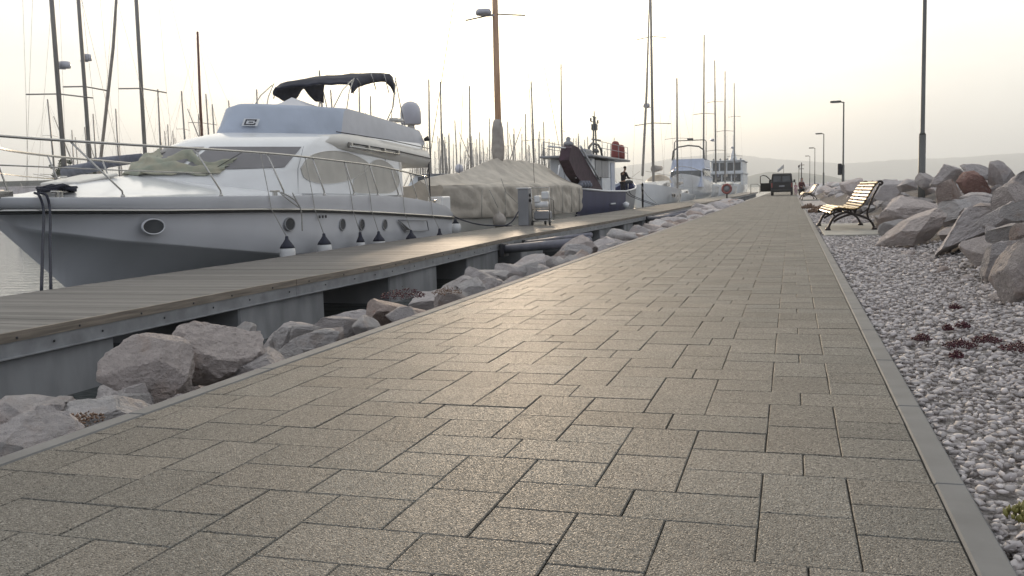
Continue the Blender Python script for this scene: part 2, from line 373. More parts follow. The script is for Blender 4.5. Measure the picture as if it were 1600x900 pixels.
# ------------------------------------------------------------------ setting: water, causeway, path
g = MB(); g.add([(-12000, -300, -.8), (12000, -300, -.8), (12000, 14000, -.8), (-12000, 14000, -.8)], [(0, 1, 2, 3)])
tag(g.build('water', waterm), kind='structure')
prof = [(-5.4, -2.2), (-4.6, -1.25), (-3.7, -.62), (-2.9, -.22), (-2.68, -.10), (-2.68, -.05), (.50, -.05), (.50, -.075), (1.5, -.075), (2.2, .25), (3.0, .62), (4.2, .62), (5.5, .2), (8, -1.2), (9, -2.2)]
ys = [-6+i*1.0 for i in range(60)]+[54+i*8 for i in range(22)]
g = MB(); rows = []
for y in ys:
    row = []
    for x, z in prof:
        q = 0 if (-2.7 <= x <= 1.5) else .10*noise.noise(Vector((x*1.3, y*.9, 3)))
        row.append((x, y, z+q))
    rows.append(row)
g.grid(rows, smooth=False); tag(g.build('ground', earth), kind='structure')

X0, Wp, Up_, YA, XL = 0.400, 0.24, 0.23456, 2.862, -2.585
def pavers(y0, y1):
    g = MB(); hue = []
    gap = .0017; ch = .003
    def blk(xa, xb, ya, yb):
        xa = max(xa, XL)
        if xb-xa < .03 or yb < y0 or ya > y1: return
        jx = random.uniform(-.0012, .0012); dz = random.uniform(-.0012, .0012); tl = [random.uniform(-.0007, .0007) for _ in range(4)]
        xa += gap+jx; xb -= gap-jx; ya += gap; yb -= gap
        P = [(xa, ya, -.02), (xb, ya, -.02), (xb, yb, -.02), (xa, yb, -.02),
             (xa, ya, dz-ch), (xb, ya, dz-ch), (xb, yb, dz-ch), (xa, yb, dz-ch),
             (xa+ch, ya+ch, dz+tl[0]), (xb-ch, ya+ch, dz+tl[1]), (xb-ch, yb-ch, dz+tl[2]), (xa+ch, yb-ch, dz+tl[3])]
        F = [(8, 9, 10, 11)]
        for L in (0, 4):
            for i in range(4): j = (i+1) % 4; F.append((L+i, L+j, L+4+j, L+4+i))
        g.add(P, F); hue.extend([random.random()]*len(F))
    k0 = int((y0-YA)/(4*Up_))-2; k1 = int((y1-YA)/(4*Up_))+2
    for k in range(k0, k1):
        for c in range(1, 7):
            ph = 0 if c % 2 else 2
            yb = YA+(4*k+ph)*Up_; xr = X0-(2*c-2)*Wp; xl = xr-3*Wp
            blk(xr-1.5*Wp, xr, yb, yb+Up_); blk(xl, xr-1.5*Wp, yb, yb+Up_)
            for j in range(2): blk(xr-2*Wp, xr-Wp, yb+Up_+j*1.5*Up_, yb+Up_+(j+1)*1.5*Up_)
            if c == 1:
                for j in range(3): blk(xr-Wp, xr, yb+Up_*(1+j), yb+Up_*(2+j))
            blk(xl, xl+Wp, yb+Up_, yb+2*Up_)          # single between the two long rows
            if c < 6: blk(xl, xl+Wp, yb+3*Up_, yb+4*Up_)
            else:
                for j in (1, 2): blk(xl, xl+Wp, yb+Up_*(1+j), yb+Up_*(2+j))
    o = g.build('path', paver, fix=False)
    a = o.data.attributes.new('hue', 'FLOAT', 'FACE'); a.data.foreach_set('value', hue)
    return o
p = pavers(.6, 96); tag(p, kind='structure')
g = MB(); g.box(XL, X0, 96.1, 228, -.02, -.001); tag(g.build('path', paver), kind='structure')
g = MB(); g.add([(XL-.02, -2, -.012), (X0+.02, -2, -.012), (X0+.02, 97, -.012), (XL-.02, 97, -.012)], [(0, 1, 2, 3)]); tag(g.build('joint_bed', joint), kind='structure')
g = MB()
y = YA-4.0
i = 0
while y < 100:
    if y > -1:
        g.box(X0+.004, X0+.089, y+.002, y+.998, -.22, .002+random.uniform(-.001, .001), bev=.006)
        g.box(XL-.092, XL-.004, y+.302, y+1.298, -.22, .003+random.uniform(-.001, .001), bev=.006)
    y += 1.0
g.box(X0+.004, X0+.089, y, 228, -.2, .002); g.box(XL-.092, XL-.004, y+.3, 228, -.2, .002)
tag(g.build('kerb', kerbm), kind='structure')

# hills across the bay
def ridge(tab, y, depth, name, mat):
    g = MB(); rows = []
    x0, x1 = tab[0][0], tab[-1][0]; n = 160
    for j in range(7):
        t = j/6; row = []
        for i in range(n+1):
            x = lerp(x0, x1, i/n); hgt = interp(x, tab); s = math.sin(math.pi*.5*min(1, (j)/3)) if j <= 3 else math.cos(math.pi*.5*(j-3)/3)
            hgt = hgt*s*(1+.05*noise.noise(Vector((x*.004, j*.7, 2)))+.05*noise.noise(Vector((x*.02, j*.7, 5))))
            row.append((x, y+depth*(t-.5), -1+max(0, hgt)))
        rows.append(row)
    g.grid(rows); return tag(g.build(name, mat), kind='structure')
ridge([(-900, 0), (-400, 9), (-160, 14), (-90, 34), (-58, 40), (-25, 35), (20, 34), (50, 30), (90, 24), (130, 12), (160, 9), (230, 7), (330, 4), (700, 0)], 2500, 400, 'hills', hillm)
ridge([(-3600, 0), (-2400, 60), (-1370, 120), (-1100, 148), (-730, 195), (-410, 215), (-150, 178), (60, 150), (310, 124), (600, 137), (950, 138), (1290, 152), (2600, 120), (4000, 0)], 6000, 900, 'hills', hillm)

# gravel bed with real pebbles
g = MB(); xs = [.489+.1*i for i in range(28)]; yy = [-1+.5*i for i in range(220)]
g.grid([[(x, y_, -.055+.012*noise.noise(Vector((x*6, y_*6, 0)))+max(0, x-1.5)*.25) for x in xs] for y_ in yy]); tag(g.build('gravel_bed', gravbase), kind='structure')
def ico(sub):
    bm = bmesh.new(); bmesh.ops.create_icosphere(bm, subdivisions=sub, radius=1); v = np.array([p.co[:] for p in bm.verts]); f = np.array([[q.index for q in x.verts] for x in bm.faces]); bm.free(); return v, f
def pebbles(specs):
    rng = np.random.default_rng(4); VV = []; FF = []; RR = []; off = 0
    for (n, x0, x1, y0, y1, r0, r1, sub, zl) in specs:
        bv, bf = ico(sub); var = []
        for k in range(14):
            v = bv.copy()
            for _ in range(8):
                d = rng.normal(size=3); d /= np.linalg.norm(d); h = rng.uniform(.30, .72); e = np.maximum(0, v@d-h); v -= e[:, None]*d
            v = v*(1+.10*rng.normal(size=(len(v), 1))); v *= np.array([1.15, rng.uniform(.5, .9), rng.uniform(.35, .62)]); var.append(v)
        for k in range(n):
            v = var[rng.integers(14)]*rng.uniform(r0, r1)
            a = rng.uniform(0, 6.283); c, s = math.cos(a), math.sin(a); ti = rng.normal()*.55; ct, st = math.cos(ti), math.sin(ti)
            Rz = np.array([[c, -s, 0], [s, c, 0], [0, 0, 1]]); Rx = np.array([[1, 0, 0], [0, ct, -st], [0, st, ct]])
            x = rng.uniform(x0, x1); yv = rng.uniform(y0, y1)
            if .55 < x < 1.8 and 16.7 < yv < 21.9: continue
            z = rng.uniform(-.045, zl) + max(0, x-1.5)*.25
            v = v@(Rz@Rx).T + np.array([x, yv, z])
            if v[:, 0].min() < .492: v[:, 0] += .492-v[:, 0].min()
            VV.append(v); FF.append(bf+off); RR.append(np.full(len(bf), rng.uniform(0, 1))); off += len(v)
    V = np.concatenate(VV); F = np.concatenate(FF); Rr = np.concatenate(RR)
    me = bpy.data.meshes.new('gravel'); me.vertices.add(len(V)); me.vertices.foreach_set('co', V.ravel())
    me.loops.add(F.size); me.loops.foreach_set('vertex_index', F.ravel().astype(np.int32))
    me.polygons.add(len(F)); me.polygons.foreach_set('loop_start', np.arange(0, F.size, 3, dtype=np.int32)); me.polygons.foreach_set('loop_total', np.full(len(F), 3, dtype=np.int32))
    me.update(calc_edges=True); a = me.attributes.new('rnd', 'FLOAT', 'FACE'); a.data.foreach_set('value', Rr)
    me.materials.append(pebm); o = bpy.data.objects.new('gravel', me); COL.objects.link(o); return o
gv = pebbles([(3000, .49, 1.5, 1.4, 2.6, .008, .028, 2, 0.0), (5600, .49, 1.7, 2.6, 5, .009, .030, 1, 0.0), (5600, .49, 1.9, 5, 9, .013, .036, 1, 0.0), (6500, .49, 2.0, 9, 17, .02, .04, 1, 0.0), (4500, .49, 1.9, 17, 34, .025, .05, 0 or 1, 0.0)])
tag(gv, 'loose white and grey pebbles filling the strip beside the path', 'gravel', kind='stuff')

# ------------------------------------------------------------------ boulders
ROCKS = {}
def rock_mesh(seed, lvl, mat):
    key = (seed, lvl, mat.name)
    if key in ROCKS: return ROCKS[key]
    rng = np.random.default_rng(seed); v, f = ico(lvl)
    v = v*(1+0.05*rng.normal(size=3))
    for _ in range(15):
        d = rng.normal(size=3); d /= np.linalg.norm(d); h = rng.uniform(.40, .74)
        e = np.maximum(0, v@d-h); v = v-e[:, None]*d*.985
    v = v/np.abs(v).max(axis=0)*.93
    sd = Vector((seed*3.1, seed*1.7, 0)); out = []
    for p in v:
        P = Vector(p); n1 = noise.fractal(P*1.6+sd, 1.0, 2.0, 4); n2 = noise.fractal(P*5+sd, .9, 2.2, 4)
        rdg = abs(noise.noise(P*2.6+sd*2))
        n3 = noise.fractal(P*13+sd, .8, 2.2, 3); out.append(P*(1+.045*n1+.035*n2+.024*n3-.45*max(0, .08-rdg)))
    me = bpy.data.meshes.new('boulder'); me.from_pydata(out, [], f.tolist()); me.polygons.foreach_set('use_smooth', [lvl < 4]*len(f))
    me.materials.append(mat); me.update(); ROCKS[key] = me; return me
def boulder(loc, s, rot, seed, mat, label, lvl=4, group='limestone boulders of the breakwater'):
    o = bpy.data.objects.new('boulder', rock_mesh(seed, lvl, mat)); COL.objects.link(o)
    o.location = loc; o.scale = s; o.rotation_euler = rot
    return tag(o, label, 'boulder', group)
# --- right bank, hand placed (x, y, z, half width, half height, material, tilt about view, seed, label)
RB = [
 (1.62, 7.35, .20, .27, .27, st_tan, -.95, 3, 'big smooth tan boulder at the gravel edge, cut by the right border of the photo'),
 (1.70, 8.6, .24, .23, .16, st_grey, -.45, 8, 'blue grey cracked boulder behind the big tan boulder at the right border'),
 (1.90, 11.5, .33, .42, .22, st_grey, -.62, 12, 'long pale slab tilted up to the right, largest rock right of the split tan one'),
 (1.77, 9.9, .23, .24, .15, st_tan, -.45, 17, 'tan boulder leaning over a dark hollow at the gravel edge'),
 (1.60, 13.5, .27, .48, .19, st_tan, -.42, 21, 'long low tan slab with a rust patch lying at the gravel edge'),
 (2.26, 14.0, .55, .30, .20, st_white, -.15, 25, 'flat topped pale rock just below the red boulder'),
 (2.34, 16.0, .66, .30, .27, st_brown, .1, 31, 'rusty brown flaking boulder beside the red one'),
 (2.62, 15.4, .86, .27, .19, st_red, .35, 36, 'dark red boulder near the crest of the bank'),
 (2.67, 18.0, 1.0, .30, .20, st_grey, .1, 40, 'grey dome of rock on the crest just behind the rusty brown boulder'),
 (3.04, 17.5, 1.0, .29, .17, st_grey, .3, 44, 'grey rock on the crest with a slope falling towards the pointed peak'),
 (3.0, 15.5, .94, .20, .25, st_grey, 0, 49, 'small pointed grey rock standing up like a peak on the crest'),
 (2.30, 11.2, .66, .24, .20, st_tan, -.5, 53, 'tan boulder under the crest near the right border'),
 (2.66, 12.5, .88, .28, .20, st_grey, -.6, 57, 'blue grey slab on the crest sloping up to the right border'),
 (2.08, 10.8, .46, .20, .17, st_grey, -.3, 61, 'round blue grey boulder behind the leaning tan one'),
 (2.03, 9.5, .60, .17, .12, st_white, -.4, 66, 'pale pinkish boulder high at the right border'),
 (1.85, 9.2, .45, .18, .09, st_white, -.4, 70, 'narrow white rock lying on the leaning tan boulder'),
 (1.88, 8.6, .42, .13, .11, st_brown, .2, 75, 'small brown rock wedged between pale boulders at the right border'),
 (1.86, 16.9, .42, .56, .38, st_tan, -.35, 79, 'huge smooth pinkish boulder just behind the near bench'),
 (1.49, 15.2, .20, .21, .16, st_white, -.1, 83, 'white topped boulder with a rusty underside at the gravel edge'),
 (2.53, 20.0, .93, .24, .19, st_grey, 0, 88, 'grey rock on the crest at the foot of the near lamp post'),
 (2.44, 22.0, .85, .24, .16, st_grey, 0, 92, 'low grey rock on the crest left of the near lamp post'),
 (2.1, 23.0, .76, .38, .22, st_grey, -.2, 96, 'broad grey rock on the bank above the near bench'),
 (1.92, 27.0, .55, .50, .38, st_grey, -.3, 101, 'large grey boulder seen behind the backrest of the near bench'),
 (1.86, 32.0, .72, .42, .30, st_tan, -.2, 105, 'tan grey boulder left of the near bench backrest'),
]
for (x, y, z, w, h, m, ti, sd, lab) in RB:
    boulder((x, y, z-.03), (w*1.12, w*.95, h*1.12), (random.uniform(-.15, .15), ti, random.uniform(-.2, .25)), sd, m, lab, lvl=5 if y < 14 else 4)
# --- right bank fill
rng = random.Random(3)
fillm = [st_grey, st_grey, st_tan, st_white, st_grey, st_tan]
def zone(y):
    return 'near the first bench' if y < 26 else 'between the two benches' if y < 60 else 'beyond the far bench'
n = 0
for y0, y1, cnt, rs in ((4.5, 12, 24, (.14, .24)), (12, 26, 44, (.18, .30)), (26, 60, 44, (.28, .5)), (60, 130, 28, (.5, .8)), (130, 225, 12, (.8, 1.2))):
    for i in range(cnt):
        y = rng.uniform(y0, y1); t = rng.random(); x = lerp(1.75, 3.9, t); r = rng.uniform(*rs)
        z = interp(x, [(1.5, -.02), (2.2, .32), (2.8, .66), (3.4, .72), (4, .6)]) + rng.uniform(-.06, .1)
        if y < 12 and x < 2.1: x += .35; z += .05
        if y > 26: x = lerp(1.75+r*.55, 4.2, t); z = min(z, 1.12-r*.62+rng.uniform(-.05, .1)); 
        if y < 14 and z > .7: z = .7
        mt = rng.choice(fillm)
        row = 'at the foot' if t < .33 else 'halfway up' if t < .66 else 'along the crest'
        cn = {'grey_limestone': 'grey', 'tan_limestone': 'tan', 'white_limestone': 'whitish', 'rusty_brown_limestone': 'rusty brown'}[mt.name]
        boulder((x, y, z), (r*rng.uniform(.9, 1.35), r*rng.uniform(.8, 1.3), r*rng.uniform(.55, .8)), (rng.uniform(-.4, .4), rng.uniform(-.7, .3), rng.uniform(0, 6.28)), rng.randint(1, 9)*7, mt,
                '%s limestone boulder %s of the right bank, %s' % (cn, row, zone(y)), lvl=3 if y > 40 else 4, group='%s boulders %s of the right bank' % (cn, row)); n += 1
# small rubble at the foot
rub_ = MB()
for i in range(90):
    y = rng.uniform(6.5, 24); x = rng.uniform(1.38, 1.8)
    if 16.5 < y < 22: x = rng.uniform(1.85, 2.0)
    r = rng.uniform(.035, .085)
    q = rock_mesh(rng.randint(1, 9)*7, 2, st_tan); RM = Matrix.Rotation(rng.uniform(0, 6), 3, 'Z')
    rub_.add([RM @ Vector((v.co.x*r*1.2, v.co.y*r, v.co.z*r*.8))+Vector((x, y, r*.3-.03)) for v in q.vertices], [tuple(p.vertices) for p in q.polygons], smooth=True)
tag(rub_.build('rubble', st_tan), 'broken tan stones scattered along the foot of the right bank', 'rubble', kind='stuff')
# --- left row between path and pontoon
LB = [
 (-3.10, 2.95, -.13, .37, .30, st_grey, 0, 7, 'rounded grey boulder at the lower left corner of the path'),
 (-3.52, 3.62, -.10, .18, .16, st_grey, 0, 14, 'small grey boulder poking up behind the one in the left corner'),
 (-3.12, 3.62, -.11, .40, .19, st_white, -.1, 35, 'long white cracked boulder beside the kerb, left of the tall tan pair'),
 (-3.52, 4.42, -.06, .36, .38, st_tan, .1, 21, 'tall tan boulder with an ochre stain, left of the pair by the pontoon gap'),
 (-3.22, 4.22, -.24, .22, .17, st_grey, .3, 28, 'grey wedge leaning on the ochre stained boulder by the kerb'),
 (-3.52, 5.02, -.08, .40, .34, st_tan, -.1, 42, 'tall pinkish boulder in front of the first dark gap of the pontoon'),
 (-3.82, 5.75, -.10, .22, .19, st_white, 0, 49, 'small pale boulder against the second concrete float'),
 (-3.24, 5.02, -.16, .33, .22, st_grey, 0, 56, 'grey boulder with a flat top right of the tall pinkish one'),
 (-3.30, 5.72, -.15, .34, .20, st_white, .15, 63, 'white flat boulder split by a dark crack'),
 (-3.05, 5.55, -.16, .24, .15, st_white, -.2, 70, 'white wedge lying on the kerb after the cracked boulder'),
 (-3.42, 6.5, -.13, .36, .24, st_grey, .2, 77, 'grey boulder with dark pits beside the kerb'),
 (-3.12, 6.6, -.18, .28, .14, st_white, 0, 84, 'thin white slab under the pitted grey boulder'),
 (-3.35, 7.35, -.14, .40, .26, st_brown, 0, 91, 'brown streaked boulder overgrown with dark red plants'),
 (-3.35, 8.4, -.13, .40, .26, st_grey, -.1, 98, 'pale grey boulder before the third concrete float'),
 (-3.05, 8.3, -.17, .28, .2, st_white, .2, 7, 'whitish grey boulder tucked against the kerb by the third float'),
]
for (x, y, z, w, h, m, ti, sd, lab) in LB:
    boulder((x, y, z-.04), (w*.76, w*.80, h*.74), (random.uniform(-.2, .2), ti, random.uniform(0, 6.28)), sd, m, lab, lvl=5 if y < 6 else 4, group='boulders between path and pontoon')
y = 8.9
while y < 62:
    for (xa, z, rr) in ((-3.05, -.17, .20), (-3.45, -.20, .28), (-3.95, -.45, .36)):
        r = rr*rng.uniform(.8, 1.2)*(1 if y < 24 else 1.35 if y < 36 else 1.9); mt = rng.choice([st_grey, st_grey, st_white, st_tan, st_brown])
        zn = 'before the mooring arms' if y < 18 else 'past the mooring arms' if y < 36 else 'far along the pontoon'
        cn = {'grey_limestone': 'grey', 'tan_limestone': 'tan', 'white_limestone': 'whitish', 'rusty_brown_limestone': 'rusty brown'}[mt.name]
        rw = 'touching the kerb' if xa > -3.3 else 'in mid row' if xa > -3.8 else 'low by the water'
        boulder((xa+rng.uniform(-.12, .12), y+rng.uniform(-.15, .15), z+rng.uniform(-.05, .04)), (r, r*1.15, r*rng.uniform(.6, .85)), (rng.uniform(-.3, .3), rng.uniform(-.4, .4), rng.uniform(0, 6.28)), rng.randint(1, 12)*7, mt,
                '%s boulder %s left of the path, %s' % (cn, rw, zn), lvl=4 if y < 16 else 3, group='%s boulders %s left of the path' % (cn, rw))
    y += .62 if y < 20 else 1.05 if y < 36 else 2.0
for i in range(34):
    y = rng.uniform(2.4, 15); x = rng.uniform(-3.75, -2.82); rr_ = rng.uniform(.08, .19); mt = rng.choice([st_white, st_grey, st_tan])
    boulder((x, y, -.10-.14*(-x-2.82)+rng.uniform(-.03, .03)), (rr_*1.3, rr_, rr_*.8), (rng.uniform(-.5, .5), rng.uniform(-.5, .5), rng.uniform(0, 6)), rng.randint(1, 12)*7, mt, 'small %s stone wedged between the boulders left of the path' % {'grey_limestone': 'grey', 'tan_limestone': 'tan', 'white_limestone': 'whitish'}[mt.name], lvl=4, group='small stones wedged left of the path')
for (x, y, z) in ((-4.2, 2.6, -.5), (-4.2, 3.6, -.55), (-4.3, 4.5, -.55), (-4.3, 5.4, -.5), (-4.2, 6.4, -.5), (-4.2, 7.4, -.5), (-4.2, 8.3, -.5), (-3.6, 2.4, -.4), (-3.9, 3.2, -.5)):
    boulder((x, y, z), (.45, .5, .32), (.1, .1, y*2), int(y*10) % 9*7+7, st_grey, 'low grey boulder half hidden at the water side of the row', group='low boulders at the water side', lvl=4)

# ------------------------------------------------------------------ pontoon (floating jetty)
NEAR = [(-5, -6.17), (9.5, -6.08), (13, -5.96), (16.6, -6.06), (20.7, -6.24), (24, -6.12), (30, -5.88), (37, -5.74), (49, -5.66), (170, -5.66)]
FAR = [(-5, -8.75), (13.6, -8.72), (18.4, -8.82), (22.5, -8.62), (27, -8.45), (35, -8.45), (42, -8.3), (49, -8.2), (170, -8.2)]
DZ = -.145
jet = thing('pontoon', 'long floating pontoon with weathered plank deck beside the rocks', 'pontoon', (-7.2, 0, DZ))
g = MB(); y = -4.0
while y < 70:
    if not (16.52 < y < 16.62):
        a, b = interp(y, NEAR), interp(y, FAR); a2, b2 = interp(y+.138, NEAR), interp(y+.138, FAR); dz = random.uniform(-.0015, .0015)
        zt = DZ+dz; zb = DZ-.028; e = random.uniform(-.006, .006)
        g.hexa([(b-e, y, zb), (a-.05, y, zb), (a2-.05, y+.138, zb), (b2-e, y+.138, zb), (b-e, y, zt), (a-.05, y, zt), (a2-.05, y+.138, zt), (b2-e, y+.138, zt)])
    y += .1445
g.hexa([(-8.2, 70.1, DZ-.03), (-5.71, 70.1, DZ-.03), (-5.71, 170, DZ-.03), (-8.2, 170, DZ-.03), (-8.2, 70.1, DZ), (-5.71, 70.1, DZ), (-5.71, 170, DZ), (-8.2, 170, DZ)])
g.build('deck', wood_deck, jet)
def strip(tab, off, t, z0, z1, ya, yb, g, segs=None):
    yy = sorted(set([ya, yb]+[q for q, _ in tab if ya < q < yb]))
    for p, q in zip(yy, yy[1:]):
        a, b = interp(p, tab)+off, interp(q, tab)+off
        g.hexa([(a-t, p, z0), (a, p, z0), (b, q, z0), (b-t, q, z0), (a-t, p, z1), (a, p, z1), (b, q, z1), (b-t, q, z1)])
cuts = [-4, 4.4, 10.4, 16.55, 22.6, 28.6, 34.7, 40.8, 46.9, 53, 59, 65, 80, 100, 130, 170]
g = MB(); g2 = MB(); g3 = MB(); g4 = MB()
for a, b in zip(cuts, cuts[1:]):
    strip(NEAR, 0, .046, DZ-.078, DZ+.004, a+.006, b-.006, g)
    strip(FAR, .02, .046, DZ-.11, DZ-.03, a+.006, b-.006, g)
    strip(NEAR, -.012, .02, DZ-.205, DZ-.080, a+.004, b-.004, g2)
    strip(NEAR, .016, .06, DZ-.213, DZ-.205, a+.004, b-.004, g2)
y = 4.6; k = 0
while y < 60:
    for zz, dy in ((DZ-.048, 0), (DZ-.14, .37)):
        yq = y+dy+random.uniform(-.06, .06); x = interp(yq, NEAR)+(.002 if zz > -.21 else -.010)
        g3.lathe([(.011, 0), (.011, .005), (.006, .008)], (x, yq, zz), 6, Matrix.Rotation(R(90), 3, 'Y'))
    y += random.choice([.52, .86, .66])
g.build('fascia_board', wood_fascia, jet); g2.build('steel_beam', steel_gal, jet); g3.build('bolt_row', dark_steel, jet)
y = 5.15-4.03*2
k = 0
while y < 160:
    f_ = MB(); a = interp(y+1, NEAR)-.05
    f_.box(-8.4 if y > 26 else -8.6, a, y, y+2.02, -1.35, DZ-.214, bev=.02); f_.build('float', floatm, jet)
    y += 4.03; k += 1
g = MB(); g.box(-8.2, -8.05, -4, 160, DZ-.30, DZ-.05); g.box(-7.2, -7.1, -4, 160, DZ-.2, DZ-.03); g.build('inner_beam', steel_gal, jet)

# mooring arms
def arm(p, q, label):
    t = thing('mooring_strut', label, 'mooring strut', p, group='steel mooring struts')
    P, Q = Vector(p), Vector(q)
    g = MB(); g.tube([P, Q], .10, 14); g.build('main_tube', arm_steel, t)
    g = MB(); g.tube([P+Vector((0, 1.7, .04)), Q+Vector((0, .15, .12))], .055, 10); g.build('brace_tube', arm_steel, t)
    g = MB(); g.box(P.x-.05, P.x+.06, P.y-.18, P.y+.18, P.z-.16, P.z+.13, bev=.01); g.build('bracket', dark_steel, t); g = MB(); g.box(P.x-.05, P.x+.05, P.y+1.6, P.y+1.8, P.z-.06, P.z+.12, bev=.01); g.build('bracket', dark_steel, t)
arm((-6.12, 19.5, -.36), (-3.9, 18.2, -.13), 'thick grey steel arm from the pontoon to the rocks, nearest of the two')
arm((-5.76, 38.2, -.36), (-3.8, 36.2, -.13), 'grey steel arm to the rocks farther along the pontoon')

# ------------------------------------------------------------------ big motor yacht
CX = -11.45
yt = thing('motor_yacht', 'large white flybridge motor yacht moored along the near pontoon', 'motor yacht', (CX, 18, -.8))
YB, YS = 10.85, 25.2
wtab = smooth_tab([(10.85, .03), (11.15, .45), (11.7, .85), (12.6, 1.30), (13.8, 1.68), (15.2, 1.97), (17, 2.12), (20, 2.15), (23, 2.12), (25.2, 2.02)], 8)
wtab = [(a[0], a[1]) for a in wtab]
def HW(y): return interp(y, wtab)
gun = smooth_tab([(10.85, 1.02), (12, .99), (14, .965), (18, .93), (20.5, .89), (22, .81), (23.5, .68), (24.6, .56), (25.2, .34)], 8); gun = [(a[0], a[1]) for a in gun]
rub = [(10.85, .82), (13, .74), (15, .70), (17, .64), (20, .50), (25.2, .22)]
chi = [(10.85, .80), (11.15, .66), (11.5, .50), (12.5, .28), (14, .06), (16, -.20), (20, -.42), (25.2, -.50)]
def hull_sec(y, s):
    w = HW(y); t = max(0, (y-YB))
    # stem rake: lower points start further aft -> narrower there
    def wz(dy, k): return HW(max(YB, y-dy))*k
    zg, zr, zc = interp(y, gun), interp(y, rub), interp(y, chi)
    wr = wz(.12, .985); wm = wz(.45, .965); wc = wz(.62, .955); ww = wz(1.3, .85); zk = -1.3
    f = min(1, max(0, (y-11.0)/2.2))
    zb = interp(y, [(10.85, .76), (11.1, .52), (12.27, -.44), (12.7, -.8), (13.6, -1.3)])                      # keel line climbs to the stem
    pts = [(w, zg), (w+.004, (zg+zr)/2), (wr+.0, zr+.03), (wm*.5+wr*.5, (zr+zc)/2+.06), (wm, zc+.02), (wm*.992, zc), (wc*.985, zc-.03), (ww*.7, (zc+zb)/2-.1*f), (0, zb)]
    q = [(CX+s*a, y, max(b, zb)) for a, b in pts]
    return q
ys_ = list(np.concatenate([np.linspace(YB, 12.6, 16), np.linspace(12.8, 25.2, 44)]))
g = MB()
for s in (1, -1):
    rows = []
    for y in ys_:
        rows.append(hull_sec(y, s))
    g.grid(rows)
last = [hull_sec(YS, 1), hull_sec(YS, -1)]
g.add(last[0]+last[1][::-1], [tuple(range(len(last[0])*2))])
hull = g.build('hull', gelhull, yt)
# bulwark top cap and deck with foredeck crown
g = MB(); rows = []
def crown(y):      # height of deck centre above gunwale
    return interp(y, [(10.85, 0), (11.6, .08), (13, .30), (14.4, .46), (16.5, .42), (18, .2), (19, .0), (25.2, 0)])
for y in ys_:
    w = HW(y); z = interp(y, gun); row = []
    c = crown(y)
    side = .05 if y < 19 else .05
    for k in range(-12, 13):
        t = k/12; a = abs(t)
        if y < 22.6: zz = z + (.0 if a > .985 else .012) + c*(1-min(1, (a/.80)))**.75 if a < .80 else z+(.0 if a > .985 else .012)
        else: zz = z-.0 if a > .86 else z-.45*min(1, (y-22.6)/.2)
        row.append((CX+t*w*.998, y, zz-.004))
    rows.append(row)
g.grid(rows); g.build('deck', gel, yt)
g = MB()
for s in (1, -1):
    P = [(CX+s*(HW(y)+.012)*1.0, y, interp(y, rub)+.005) for y in ys_]
    g.tube(P, .026, 8)
g.build('rubbing_strake', chrome, yt)
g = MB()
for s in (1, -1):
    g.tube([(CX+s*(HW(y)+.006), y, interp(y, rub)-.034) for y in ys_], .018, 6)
g.build('painted_strake_shadow', black, yt)  # solid black strip imitating the shade below the rubbing strake
# portholes
for y, z, a, b in ((12.85, .49, .38, .115), (16.05, .39, .30, .115), (18.12, .30, .24, .115), (19.05, .26, .24, .115), (20.28, .21, .24, .115)):
    x = CX+HW(y)*.985+.0
    def ell(ry, rz, n=28): return [(math.cos(2*math.pi*i/n)*ry, math.sin(2*math.pi*i/n)*rz) for i in range(n)]
    yaws = math.atan2(HW(y+.3)-HW(y-.3), .6); Rm = Matrix.Rotation(-yaws, 3, 'Z')
    g = MB(); rowsp = []
    for (ry, rz, xo) in ((a/2+.022, b+.02, -.03), (a/2+.022, b+.02, .006), (a/2+.014, b+.012, .012), (a/2, b, .008), (a/2, b, -.02)):
        rowsp.append([Vector((x, y, z))+Rm @ Vector((xo, p, q)) for p, q in ell(ry, rz)])
    g.grid(rowsp, closeu=True); f = g.build('porthole', greypaint if y > 15 else gelhull, yt)
    g = MB(); g.poly([Vector((x, y, z))+Rm @ Vector((-.02, p, q)) for p, q in ell(a/2+.002, b+.002)], Rm @ Vector((.018, 0, 0))); g.build('glass', darkglass, f)
# engine air vent
g = MB(); xx = CX+2.155
out_ = [(21.0, .29), (22.85, .215), (22.95, -.055), (21.45, .0)]
g.tube([(xx, a, b) for a, b in out_+[out_[0]]], .016, 6); vf = g.build('air_vent', greypaint, yt)
g = MB(); g.poly([(xx-.005, 21.0, .29), (xx-.005, 21.25, .2), (xx-.005, 21.75, 0.0), (xx-.005, 21.45, .0)], (.012, 0, 0)); g.build('grille', black, vf)
# name plate marks on the hull: three small dark glyph dots
g = MB()
for k in range(3): g.box(CX+2.145, CX+2.16, 17.0+k*.13, 17.07+k*.13, .47, .53, bev=.004)
g.build('drain_caps', dark_steel, yt)
# main cabin: walls
def plan_front(yf, yside, half, x, p=1.6): return yf+(yside-yf)*min(1, abs(x)/half)**p
g = MB(); rows = []
Nn = 24
for lev, (yf, ysd, half, zf, zs) in enumerate([(13.9, 16.9, 1.62, 1.28, .90), (14.2, 17.0, 1.60, 1.42, 1.50), (15.35, 17.85, 1.58, 1.96, 2.0), (15.9, 18.3, 1.56, 2.13, 2.2), (16.9, 19.3, 1.50, 2.30, 2.33)]):
    row = [(CX+half*-1, 24.2 if lev > 2 else 22.6, zs if lev > 2 else (2.0 if lev == 2 else zs))]
    for k in range(-Nn, Nn+1):
        x = half*k/Nn; t = abs(k)/Nn
        row.append((CX+x, plan_front(yf, ysd, half, x, 1.55), lerp(zf, zs, t**2)))
    row.append((CX+half, 24.2 if lev > 2 else 22.6, zs if lev > 2 else (2.0 if lev == 2 else zs)))
    rows.append(row)
g.grid(rows); g.build('cabin', gel, yt)
